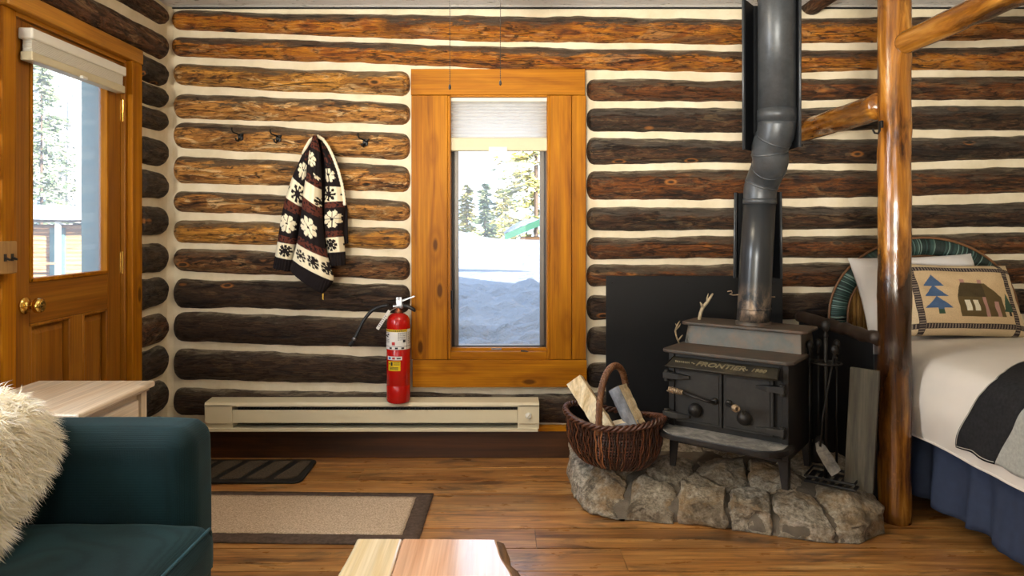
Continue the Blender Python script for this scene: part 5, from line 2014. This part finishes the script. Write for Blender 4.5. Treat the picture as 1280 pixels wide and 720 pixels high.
# ------------------------------------------------------------------ antler and twig on the stove
zb = SB.z + .619
ab = at(874.5, 399, 3.36)
an = empty('antler', (ab.x, 3.36, zb), 0, 'small forked antler standing on the back of the stove top', 'antler')
P3 = lambda px, py, dy=0: at(px, py, 3.36) - Vector((ab.x, 3.36, at(0, 399, 3.36).z)) + Vector((0, dy, 0))
m = MB()
m.tube([P3(874, 399), P3(876.5, 391, .01), P3(879.5, 384, .015), P3(885, 378.5, .02), P3(890, 371, .02), P3(892.5, 366.5, .018)], [.008, .008, .0095, .008, .0065, .004], 10)
m.tube([P3(879.5, 384, .015), P3(877.5, 380, .01), P3(875.5, 377, .005)], [.008, .005, .0015], 8)
m.tube([P3(885.5, 378.5, .02), P3(886, 373, .03), P3(888, 367, .032)], [.006, .004, .002], 8)
S('beam', m, 'antler', an, smooth_=True)
tb = Vector((SB.x, SB.y, SB.z + .522)) + Matrix.Rotation(ANG, 3, 'Z') @ Vector((.015, .16, 0))
tw = empty('twig', tb, 0, 'thin crooked grey twig leaning at the left end of the stove top', 'twig')
m = MB()
m.tube([(0, 0, 0.003), (-.010, .005, .030), (-.016, .008, .06), (-.006, .012, .085), (.008, .016, .105)], [.0045, .004, .004, .0045, .002], 7)
m.tube([(-.016, .008, .06), (.004, .01, .082), (.010, .012, .094)], [.003, .003, .001], 6)
m.tube([(-.004, .003, .014), (.012, .012, .032), (.020, .014, .04)], [.004, .004, .002], 6)
m.tube([(-.008, .011, .08), (-.014, .013, .094)], [.003, .001], 6)
S('stem', m, 'twig', tw, smooth_=True)

# ------------------------------------------------------------------ fireplace tools, board, kindling
tb_ = Vector((1.40, 2.985, .165))
ts = empty('fireplace_tool_set', tb_, ANG, 'black iron fireplace tool stand between stove and side screen', 'fireplace tools')
m = MB()
for z in (0.0, .022):
    m.tube([(-.085, -.07, z + .006), (.105, -.07, z + .006), (.105, .08, z + .006), (-.085, .08, z + .006)], .006, 6, False, True)
for k in range(7):
    m.box(-.08 + .03 * k, -.066 + .03 * k, -.068, .078, .004, .010)
S('base_grate', m, 'iron', ts)
m = MB().tube([(-.02, .01, .01), (-.02, .01, .62)], .008, 10)
m.lathe([(.004, .60), (.012, .615), (.006, .63), (.011, .638), (.018, .65), (.020, .662), (.015, .676), (.004, .682)], 16, rotm(loc=(-.02, .01, 0)))
S('pole', m, 'iron', ts, smooth_=True)
m = MB()
for a0 in (0, PI / 2, PI, 1.5 * PI):
    m.tube([(-.02 + .022 * math.cos(a0) + .022 * math.cos(a0 + PI + t), .01 + .022 * math.sin(a0) + .022 * math.sin(a0 + PI + t), .50) for t in [.3 + 5.6 * i / 12 for i in range(13)]], .004, 6)
m.tube([(-.02 + .062 * math.cos(t), .01 + .062 * math.sin(t), .50) for t in [2 * PI * i / 24 for i in range(24)]], .004, 6, False, True)
S('hook_ring', m, 'iron', ts, smooth_=True)
for nm, x, y in (('poker', -.08, -.01), ('brush', -.06, .055), ('tongs', .01, .075)):
    m = MB().tube([(x, y, .06), (x, y, .54)], .005, 8)
    m.lathe([(.005, .52), (.010, .535), (.007, .55), (.013, .562), (.016, .575), (.012, .588), (.003, .594)], 14, rotm(loc=(x, y, 0)))
    if nm == 'brush':
        m.lathe([(.012, .17), (.030, .13), (.034, .06)], 14, rotm(loc=(x, y, 0)))
    S(nm, m, 'iron', ts, smooth_=True)
sh_p = empty('fireplace_shovel', (1.40, 2.90, .172), 0, 'fireplace shovel with ashy blade leaning on the tool stand', 'shovel')
m = MB()
A3 = lambda px, py, d: at(px, py, d) - Vector((1.40, 2.90, .172))
pB, pT = A3(1046, 592, 2.89), A3(1022, 553, 2.91)
dv = (pT - pB).normalized()
sd = Vector((.84, .05, .52)).normalized() * .024
nrm = dv.cross(sd).normalized()
vs = []
for f_, w_ in ((0, 1.0), (.4, 1.05), (.8, .9), (1.0, .35)):
    p = pB + (pT - pB) * f_
    vs += [p - sd * w_ + nrm * .006, p, p + sd * w_ + nrm * .006]
m.add(vs, [(i * 3 + k, i * 3 + k + 1, (i + 1) * 3 + k + 1, (i + 1) * 3 + k) for i in range(3) for k in range(2)])
S('blade', m, 'ash', sh_p, thick=.004)
pK = A3(1043, 441, 2.96)
S('handle', MB().tube([pT - dv * .02, pT + (pK - pT) * .3 + Vector((0, .0, 0)), pK], .0045, 8), 'iron', sh_p, smooth_=True)
S('knob', MB().lathe([(.005, -.03), (.009, -.018), (.006, -.008), (.014, .004), (.016, .016), (.010, .028), (.002, .032)], 14, rotm(loc=pK)), 'iron', sh_p, smooth_=True)
gb_ = empty('board_offcut', (1.485, 2.915, .155), R(-38), 'weathered grey board standing upright against the side screen by the fireplace tools', 'board')
MB().box(-.055, .055, -.011, .011, 0, .50, rotm(R(-4), R(2), 0)).build('plank', M['grey_wood'], gb_, bevel=.003)

# ------------------------------------------------------------------ wicker basket
bk = empty('wicker_basket', (.515, 3.195, .178), R(-34), 'dark brown oval wicker basket holding firewood on the hearth', 'basket')
zr = .205


def bowl(a, z):
    t = z / zr
    k = interp([(0, .66), (.12, .80), (.3, .93), (.55, 1.0), (.8, 1.0), (1, 1.04)], t)
    dip = .018 * math.cos(2 * a) * t
    return Vector((.222 * k * math.cos(a), .150 * k * math.sin(a), z + dip))


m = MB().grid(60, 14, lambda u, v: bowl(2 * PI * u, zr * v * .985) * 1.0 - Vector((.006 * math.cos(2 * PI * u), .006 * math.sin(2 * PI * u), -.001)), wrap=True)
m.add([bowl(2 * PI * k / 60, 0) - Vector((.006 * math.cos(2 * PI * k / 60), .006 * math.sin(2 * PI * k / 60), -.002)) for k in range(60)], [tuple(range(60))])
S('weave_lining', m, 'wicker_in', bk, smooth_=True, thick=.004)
m = MB()
rbk = random.Random(9)
for k in range(112):
    a = 2 * PI * k / 112
    ph = rbk.uniform(-.012, .012)
    pts = []
    for j in range(15):
        z = zr * j / 14
        wv_ = .0035 * math.sin(j * 1.55 + (k % 2) * PI)
        b = bowl(a + ph + .012 * math.sin(j * .8 + k), z)
        pts.append(b + Vector((math.cos(a), math.sin(a), 0)) * (wv_ + .001))
    m.tube(pts, [.0038 * rbk.uniform(.8, 1.2)] * 15, 6, False)
S('upright_rods', m, 'wicker', bk, smooth_=True)
m = MB()
for row in range(13):
    z = .008 + row * .0155
    for k in range(2):
        m.tube([bowl(2 * PI * q / 112, z + .004 * k) + Vector((math.cos(2 * PI * q / 112), math.sin(2 * PI * q / 112), 0)) * (-.0045 if (q + row + k) % 2 else -.0020) for q in range(112)], .0026, 5, False, True)
S('woven_strands', m, 'wicker', bk, smooth_=True)
m = MB()
for s in range(3):
    pts = []
    for q in range(220):
        a = 2 * PI * q / 220
        c = bowl(a, zr)
        th = a * 17 + 2 * PI * s / 3
        rad = Vector((math.cos(a), math.sin(a), 0))
        pts.append(c + rad * (.009 * math.cos(th)) + Vector((0, 0, .009 * math.sin(th) + .004)))
    m.tube(pts, .0072, 7, False, True)
S('braided_rim', m, 'rim', bk, smooth_=True)
m = MB()
for s in range(4):
    pts = []
    for q in range(130):
        t = q / 129
        a = PI * t
        y = -.150 * math.cos(a) * (1.0 + .0 * t)
        z = zr - .045 + .275 * math.sin(a) ** .62
        tn = Vector((0, math.sin(a), math.cos(a)))
        n1 = Vector((1, 0, 0))
        n2 = Vector((0, -math.cos(a), math.sin(a)))
        th = t * 62 + 2 * PI * s / 4
        pts.append(Vector((0, y, z)) + (n1 * math.cos(th) + n2 * math.sin(th)) * .0088)
    m.tube(pts, .0074, 7)
S('twisted_handle', m, 'wicker_h', bk, smooth_=True)


def split_log(name, px0, py0, px1, py1, d0, d1, wid, dep, lab_, seed, bark, roll):
    a, b = at(px0, py0, d0), at(px1, py1, d1)
    ax = (b - a)
    L = ax.length
    root = empty(name, a, 0, lab_, 'firewood', 'firewood in the basket')
    z = ax.normalized()
    x = z.cross(Vector((0, -1, 0))).normalized()
    y = z.cross(x)
    Mx = Matrix((x, y, z)).transposed().to_4x4() @ Matrix.Rotation(roll, 4, 'Z')
    # wedge section: two split faces and a curved bark face
    sec = [(-wid / 2, -dep / 2), (wid / 2, -dep * .35), (wid * .46, dep * .3), (wid * .1, dep * .5), (-wid * .35, dep * .42)]
    n = 14
    mb = MB()
    for i in range(n + 1):
        t = i / n
        for k, (p, q) in enumerate(sec):
            s = 1 + .05 * nz(t * 5, k * 3, seed)
            mb.v.append(Mx @ Vector((p * s + .004 * nz(t * 9, k, seed + 4), q * s + .004 * nz(t * 9, k, seed), L * t + .006 * nz(k * 2.1, seed) * (1 if i in (0, n) else 0))))
    c = len(sec)
    for i in range(n):
        for k in range(2):
            mb.f.append((i * c + k, i * c + (k + 1) % c, (i + 1) * c + (k + 1) % c, (i + 1) * c + k))
    mb.f += [tuple(range(c)), tuple(n * c + k for k in range(c - 1, -1, -1))]
    for i in range(n):
        mb.f.append((i * c + 4, i * c, (i + 1) * c, (i + 1) * c + 4))
    o = mb.build('split_wood', M['split'], root, bevel=.002)
    br_ = MB()
    for i in range(n + 1):
        t = i / n
        for k, (p, q) in enumerate(sec[2:] if True else sec):
            e = .0035 + .003 * nz(t * 12, k * 5, seed)
            br_.v.append(Mx @ Vector((p * 1.0 + .0, q * 1.0 + e, L * (.01 + .98 * t))))
    for i in range(n + 1):
        t = i / n
        for k, (p, q) in enumerate(sec[2:]):
            br_.v.append(Mx @ Vector((p * .98, q * .98 - .002, L * (.01 + .98 * t))))
    h_ = (n + 1) * 3
    for i in range(n):
        for k in range(2):
            br_.f.append((i * 3 + k, i * 3 + k + 1, (i + 1) * 3 + k + 1, (i + 1) * 3 + k))
            br_.f.append((h_ + i * 3 + k + 1, h_ + i * 3 + k, h_ + (i + 1) * 3 + k, h_ + (i + 1) * 3 + k + 1))
        for k in (0, 2):
            br_.f.append((i * 3 + k, (i + 1) * 3 + k, h_ + (i + 1) * 3 + k, h_ + i * 3 + k))
    br_.f += [(0, 1, h_ + 1, h_), (1, 2, h_ + 2, h_ + 1), (n * 3, h_ + n * 3, h_ + n * 3 + 1, n * 3 + 1), (n * 3 + 1, h_ + n * 3 + 1, h_ + n * 3 + 2, n * 3 + 2)]
    br_.build('bark', M[bark], root, True)


split_log('firewood', 764, 545, 719, 475, 3.16, 3.30, .078, .065, 'pale split firewood leaning out at the left of the basket', 1, 'bark_br', R(-14))
split_log('firewood', 800, 545, 771, 484, 3.18, 3.27, .075, .075, 'split firewood with grey bark side leaning inside the basket handle', 2, 'bark', R(152))
split_log('firewood', 760, 548, 826, 538, 3.15, 3.13, .07, .06, 'dark firewood lying low in the right end of the basket', 3, 'bark_br', R(100))
split_log('firewood', 735, 545, 800, 530, 3.24, 3.20, .07, .06, 'firewood piece lying under the leaning split logs', 4, 'bark', R(190))

# ================================================================== LOG POST WITH RAILS
PX, PD = 1.675, 2.99
pf = empty('log_post', (PX, PD, 0), 0, 'varnished peeled log post with two side rails between stove and bed', 'log post')
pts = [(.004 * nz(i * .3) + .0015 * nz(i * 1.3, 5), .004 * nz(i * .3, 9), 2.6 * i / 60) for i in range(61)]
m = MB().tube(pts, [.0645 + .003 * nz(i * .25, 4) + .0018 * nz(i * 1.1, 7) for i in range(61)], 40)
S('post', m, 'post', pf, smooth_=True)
zr1 = 1.24 + (CY - 57) / F * PD
m = MB().tube([(.012, -.03 - 2.6 * i / 50, zr1 - .004 + .004 * nz(i * .4, 3)) for i in range(51)], [.040] + [.048 + .003 * nz(i * .5, 8) for i in range(50)], 26)
S('rail', m, 'rail_p', pf, smooth_=True)
zr2 = 1.24 + (CY - 130) / F * PD
m = MB().tube([(-.035, .03 + .80 * i / 24, zr2 - .002 + .004 * nz(i * .5, 13)) for i in range(25)], [.058 + .004 * nz(i * .5, 18) for i in range(25)], 26)
S('rail', m, 'rail_p', pf, smooth_=True)
hp = at(1098, 160, 2.95)
hk = empty('coat_hook', hp, 0, 'small black hook on the left side of the log post', 'coat hook')
m = MB().tube([(.012, .01, .022), (.004, .0, .012), (.003, -.004, -.012), (-.006, -.008, -.024), (-.020, -.008, -.022), (-.026, -.008, -.010), (-.027, -.008, -.004)], [.004, .005, .005, .0045, .0045, .004, .005], 8)
S('prong', m, 'iron', hk, smooth_=True)
MB().box(.004, .016, -.012, .012, .0, .03).build('plate', M['iron'], hk, bevel=.002)
cb_ = empty('ceiling_beam', (1.69, 3.2, 2.455), 0, 'dark log ceiling beam end at the top beside the stove pipe', 'beam', kind='structure')
m = MB().tube([(0, .62 - 2.6 * i / 40, .004 * nz(i * .4)) for i in range(41)], [.06 + .004 * nz(i * .5, 3) for i in range(41)], 20)
S('log', m, 'log_f', cb_, smooth_=True)
cb_['kind'] = 'structure'

# ================================================================== BED
BXL = 1.785
bd_ = empty('bed', (2.3, 2.7, 0), 0, 'bed with arched green and tan wicker headboard and navy skirt at the right', 'bed')
BO = Vector((2.3, 2.7, 0))
MB().box(BXL + .06 - 2.3, 3.1 - 2.3, 1.62 - 2.7, 3.66 - 2.7, .30, .63).build('mattress', M['pillow'], bd_, bevel=.04, seg=4)
MB().box(BXL + .08 - 2.3, 3.08 - 2.3, 1.64 - 2.7, 3.64 - 2.7, .06, .30).build('box_base', M['skirt'], bd_, bevel=.01)
sk_ = MB()


def sk_f(u, v):
    y = 3.64 - 2.05 * u
    ph = 15 * u + 1.1 * nz(u * 9, 2)
    fold = math.sin(ph * 2 * PI / 1.6)
    amp = .006 + .026 * (1 - v)
    x = BXL + .055 - .018 * (1 - v) + amp * (fold * .7 + .3 * nz(u * 40, v * 2)) * -1
    return Vector((x, y, .075 + .01 * nz(u * 12, 4) + (.40 - .075) * v)) - BO


sk_.grid(260, 14, sk_f)
S('bed_skirt', sk_, 'skirt', bd_, smooth_=True, thick=.003)
# headboard: wrapped rim and woven panel
hcx, hz0_ = at(1155, 0, 3.72).x, .35
A_o, B_o = .50, at(0, 297, 3.72).z - .78
HB = [(math.cos(PI * k / 48), math.sin(PI * k / 48)) for k in range(49)]


def arch(a, b, straight=.43):
    pts = [(a, -straight * (1 - k / 8)) for k in range(8)]
    pts += [(a * c, b * s) for c, s in HB]
    pts += [(-a, -straight * k / 8) for k in range(1, 9)]
    return pts


oa, ia = arch(A_o, B_o), arch(A_o - .098, B_o - .098)
m = MB()
nseg = 320
rh = random.Random(3)
for k in range(nseg):
    f0 = k / nseg * (len(oa) - 1)
    i = int(f0)
    t = f0 - i

    def lerp(P):
        return (P[i][0] + (P[i + 1][0] - P[i][0]) * t, P[i][1] + (P[i + 1][1] - P[i][1]) * t)
    o_, n_ = lerp(oa), lerp(ia)
    pts = []
    for q in range(7):
        w_ = q / 6
        x = o_[0] + (n_[0] - o_[0]) * w_
        z = o_[1] + (n_[1] - o_[1]) * w_
        pts.append(Vector((hcx + x, 3.735 - .030 * math.sin(PI * w_) ** .7, .78 + z)) - BO)
    m.tube(pts, .0048, 6)
S('headboard_rim', m, 'wick_g', bd_, smooth_=True)
for nm, P in (('rim_piping', oa), ('rim_piping', ia)):
    S(nm, MB().tube([Vector((hcx + x, 3.722, .78 + z)) - BO for x, z in P], .0065, 8), 'wick_e', bd_, smooth_=True)
m = MB()
a_i, b_i = A_o - .103, B_o - .103
xx = -a_i + .004
while xx < a_i:
    ztop = .78 + b_i * math.sqrt(max(0, 1 - (xx / a_i) ** 2))
    ro = .0035 if int((xx + a_i) / .0075) % 5 else .0052
    m.tube([Vector((hcx + xx, 3.74 + .0015 * math.sin(k * 2.2 + xx * 900), .38 + (ztop - .38) * k / 30)) - BO for k in range(31)], ro, 5, False)
    xx += .0075
S('headboard_panel', m, 'wick_t', bd_, smooth_=True)
for x in (-A_o + .05, A_o - .05):
    MB().box(hcx + x - .03 - 2.3, hcx + x + .03 - 2.3, 3.72 - 2.7, 3.765 - 2.7, 0, .36).build('headboard_leg', M['base'], bd_, bevel=.003)

# duvet
CS = [(1.775, .352), (1.764, .40), (1.760, .47), (1.764, .55), (1.778, .62), (1.806, .665), (1.85, .69), (1.95, .703), (2.1, .71), (2.35, .716), (2.7, .716), (3.0, .70), (3.12, .66), (3.16, .5)]


def cs_at(s):
    f = s * (len(CS) - 1)
    i = min(int(f), len(CS) - 2)
    t = f - i
    p0, p1, p2, p3 = [Vector((CS[max(0, min(len(CS) - 1, j))][0], 0, CS[max(0, min(len(CS) - 1, j))][1])) for j in (i - 1, i, i + 1, i + 2)]
    return .5 * ((2 * p1) + (p2 - p0) * t + (2 * p0 - 5 * p1 + 4 * p2 - p3) * t * t + (3 * p1 - p0 - 3 * p2 + p3) * t ** 3)


def duvet(s, y):
    p = cs_at(s)
    p.y = y
    side = 1 - smooth((s - .1) / .4)
    w = .016 * nz(y * 2.2, s * 5, 1) + .007 * nz(y * 6, s * 9 + y * 3, 2)
    p.x += -w * side
    p.z += .012 * nz(p.x * 2.5, y * 2.2, 7) * (1 - side) + .012 * nz(y * 3.1, 4) * max(0, .2 - s) * 5
    # drag folds near the hem
    p.x += -.006 * math.sin(y * 34 + s * 30 + 3 * nz(y * 2)) * math.exp(-((s - .12) / .1) ** 2)
    return p


dv_o = empty('duvet', (2.3, 2.7, .7), 0, 'plain white duvet covering the bed beside the log post', 'duvet')
DO = Vector((2.3, 2.7, .7))
m = MB().grid(110, 150, lambda u, v: duvet(u, 1.6 + 2.06 * v + (-.0)) - DO)
S('cover', m, 'duvet', dv_o, smooth_=True, thick=.014)
S('hem_piping', MB().tube([duvet(0.004, 1.6 + 2.06 * k / 120) - DO for k in range(121)], .005, 6), 'duvet', dv_o, smooth_=True)

# throw across the bed
tw_ = empty('throw_blanket', (2.3, 2.3, .72), 0, 'black bordered grey throw blanket folded across the white bed', 'blanket')
TO = Vector((2.3, 2.3, .72))


def thr(s, y, lift=.017):
    e = .002
    p = duvet(s, y)
    a = duvet(min(1, s + e), y) - duvet(max(0, s - e), y)
    n = Vector((-a.z, 0, a.x)).normalized()
    if n.z < 0 and s > .3:
        n = -n
    if s <= .3 and n.x > 0:
        n = -n
    return p + n * lift


S0 = .085


def edge(s):
    return interp([(0, 2.71), (.1, 2.69), (.22, 2.635), (.34, 2.585), (.42, 2.575), (.48, 2.61), (.56, 2.70), (.66, 2.79), (.8, 2.85), (1, 2.9)], s)


def band2(s):
    return edge(s) - .19 - .02 * smooth(s * 4) - .014 * nz(s * 9, 3)


S('black_border', MB().grid(70, 16, lambda u, v: thr(S0 + (.93 - S0) * u, band2(S0 + (.93 - S0) * u) - .012 + (edge(S0 + (.93 - S0) * u) - band2(S0 + (.93 - S0) * u) + .012) * v, .0175) - TO), 'throw_b', tw_, smooth_=True, thick=.005)
S('grey_field', MB().grid(70, 50, lambda u, v: thr(S0 + (.93 - S0) * u, 1.66 + (band2(S0 + (.93 - S0) * u) - 1.66) * v, .0165) - TO), 'throw_g', tw_, smooth_=True, thick=.005)
m = MB()
m.tube([thr(S0 + .02 + (.9 - S0) * k / 80, edge(S0 + .02 + (.9 - S0) * k / 80) - .009, .021) - TO for k in range(81)], .0016, 5)
m.tube([thr(S0 + .012, edge(S0) - .01 - .2 * k / 20, .0215) - TO for k in range(21)], .0016, 5)
S('edge_stitching', m, 'stitch', tw_, smooth_=True)


# pillows
def pillow(name, loc, rot, w, h, th, m_, lab_, cat, tint=None, nu=110, nv=80, flange=.0):
    root = empty(name, loc, 0, lab_, cat)
    root.rotation_euler = rot
    mb = MB()
    mb.c = [] if tint else None
    for side in (-1, 1):
        def f(u, v, side=side):
            x, y = 2 * u - 1, 2 * v - 1
            sq = 1 - .035 * (1 - abs(x) ** 1.5) * y * y
            X = x * w / 2 * (1 - .05 * (1 - y * y) * abs(x) ** 4) - .0
            Y = y * h / 2 * (1 - .06 * (1 - x * x) * abs(y) ** 4)
            k = ((1 - x ** 4) * (1 - y ** 4)) ** .55
            z = side * th / 2 * k * (1 + .12 * nz(x * 2.1, y * 2.1, side)) + .006 * nz(x * 5, y * 5, 3) * k
            return Vector((X, -z if side > 0 else -z, Y + h / 2))
        b0 = len(mb.v)
        mb.grid(nu, nv, f)
        if tint:
            for j in range(nv):
                for i in range(nu):
                    mb.c.append(tint(i / (nu - 1), j / (nv - 1), side))
    # sew the two faces along the edge
    o = mb.build('pillow_cover' if not tint else 'printed_cover', M[m_], root, True)
    return root


cz = lambda r, g_, b: tuple(lin(q / 255) for q in (r, g_, b))
TAN, BRD, BR2, BLU, GRN, CAB, ROOF, PNK, WIN = cz(205, 178, 138), cz(62, 52, 50), cz(150, 135, 118), cz(74, 98, 132), cz(62, 84, 66), cz(96, 80, 50), cz(78, 66, 44), cz(176, 134, 122), cz(226, 216, 190)


def cabin_print(u, v, side):
    if side < 0:
        return TAN
    s = (u - .115) / (.885 - .115)
    t = (v - .10) / (.87 - .10)
    strip = .033
    for c, horiz in ((0, 0), (1, 0)):
        if abs(s - c) < strip:
            return BR2 if (int(v * 95) % 3 == 0 and abs(s - c) < strip * .8) else BRD
    for c in (0, 1):
        if abs(t - c) < strip * 1.35:
            return BR2 if (int(u * 130) % 3 == 0 and abs(t - c) < strip) else BRD
    if not (0 < s < 1 and 0 < t < 1):
        return cz(214, 192, 156)
    # tall blue fir: three triangles on a trunk
    for zt, hw in ((.30, .135), (.50, .118), (.68, .105)):
        q = (t - zt) / .20
        if 0 <= q <= 1 and abs(s - .19) < hw * (1 - q):
            return BLU
    if .20 < t < .31 and abs(s - .205) < .03:
        return GRN if t < .27 else BLU
    # cabin
    if .40 < s < .87:
        if .16 < t < .50:
            if .47 < s < .525 and .26 < t < .44 or .555 < s < .61 and .26 < t < .44:
                return WIN
            if .665 < s < .70 and t < .50 or .775 < s < .82 and t < .42:
                return PNK
            return CAB
        if .50 <= t < .74:
            q = (t - .50) / .24
            if .40 + .07 * q < s < .87 - .14 * q:
                return ROOF if s < .70 + .0 * q else CAB
        if .74 <= t < .80 and (.47 < s < .515 or .66 < s < .705):
            return PNK
    if .18 < t < .58:
        if t > .25 and abs(s - .93) < .062 * (1 - (t - .25) / .33):
            return GRN
        if t <= .25 and abs(s - .93) < .016:
            return cz(60, 52, 44)
    return TAN


pc1 = at(1206, 412, 3.36)
pillow('bed_pillow', (at(1163, 0, 3.50).x, 3.475, .722), (R(-24), R(-2), R(3)), .66, .41, .13, 'pillow', 'plain white pillow behind the cabin print pillow', 'pillow')
pillow('printed_pillow', (pc1.x - .012, 3.33, .722), (R(-24), R(1.5), R(4)), .62, .37, .15, 'print', 'tan pillow printed with a log cabin and fir trees', 'pillow', cabin_print, 260, 170)
# ================================================================== LIGHT AND CAMERA
w = bpy.data.worlds.new('world')
scene.world = w
w.use_nodes = True
bg = w.node_tree.nodes['Background']
wt = w.node_tree
tcw = wt.nodes.new('ShaderNodeTexCoord')
sep = wt.nodes.new('ShaderNodeSeparateXYZ')
wt.links.new(tcw.outputs['Generated'], sep.inputs[0])
rp = wt.nodes.new('ShaderNodeValToRGB')
rp.color_ramp.elements[0].position = .0
rp.color_ramp.elements[0].color = (.86, .92, 1.0, 1)
rp.color_ramp.elements[1].position = .7
rp.color_ramp.elements[1].color = (.50, .68, 1.0, 1)
wt.links.new(sep.outputs[2], rp.inputs[0])
wt.links.new(rp.outputs[0], bg.inputs[0])
bg.inputs[1].default_value = SKY


def light(name, typ, loc, energy, color, **k):
    d = bpy.data.lights.new(name, typ)
    d.energy = energy
    d.color = color
    tgt = k.pop('target', None)
    for a, b in k.items():
        setattr(d, a, b)
    o = bpy.data.objects.new(name, d)
    COL.objects.link(o)
    o.location = loc
    if tgt is not None:
        o.rotation_euler = (Vector(tgt) - Vector(loc)).to_track_quat('-Z', 'Y').to_euler()
    return o


sun_dir = Vector((-.75, .75, -.36))
s = light('sun', 'SUN', (0, 0, 10), SUN, (1, .96, .88), angle=R(.6))
s.rotation_euler = sun_dir.to_track_quat('-Z', 'Y').to_euler()
# sunlit snow glare outside the rear window
light('snow_glare', 'AREA', (-1.7, -5.2, .82), GLARE, (1, .93, .80), shape='RECTANGLE', size=1.8, size_y=.5, target=(-.4, 3.8, 1.35))
# open sky in the rear window
light('rear_window_daylight', 'AREA', ((RW[0] + RW[1]) / 2, YB - .25, 1.55), REAR, (.92, .96, 1.0), shape='RECTANGLE', size=RW[1] - RW[0], size_y=RW[3] - RW[2], target=((RW[0] + RW[1]) / 2 + .3, YB + 3, 1.2))
# daylight in the side window behind the sofa
light('side_window_daylight', 'AREA', (XL - .2, (LW[0] + LW[1]) / 2, (LW[2] + LW[3]) / 2), SIDE, (.95, .97, 1.0), shape='RECTANGLE', size=LW[1] - LW[0], size_y=LW[3] - LW[2], target=(XL + 2, (LW[0] + LW[1]) / 2 + .9, (LW[2] + LW[3]) / 2 + .25), spread=R(150))
# daylight portals in the two visible openings
for nm, loc, sx_, sy_, tg_ in (('window_portal', ((WX0 + WX1) / 2, YW + .18, 1.15), .5, 1.2, ((WX0 + WX1) / 2, 0, 1.15)), ('door_portal', (XL - .12, 2.97, 1.48), .6, .9, (0, 2.97, 1.48))):
    o = light(nm, 'AREA', loc, 1, (1, 1, 1), shape='RECTANGLE', size=sx_, size_y=sy_, target=tg_)
    o.data.cycles.is_portal = True

cam = bpy.data.cameras.new('camera')
co_ = bpy.data.objects.new('camera', cam)
COL.objects.link(co_)
co_.location = (0, 0, CAMZ)
co_.rotation_euler = (R(90), 0, 0)
cam.sensor_width = 36
cam.lens = F / 1280 * 36
cam.shift_x = (640 - CX) / 1280
cam.shift_y = -(360 - CY) / 1280
cam.clip_end = 1000
scene.camera = co_
vs_ = scene.view_settings
vs_.view_transform = 'Standard'
vs_.look = 'None'
vs_.gamma = 1
vs_.use_curve_mapping = False
vs_.exposure = EXPO
scene.cycles.use_denoising = True
scene.cycles.max_bounces = 8
scene.cycles.diffuse_bounces = 4
scene.cycles.transparent_max_bounces = 12
scene.cycles.sample_clamp_indirect = 6
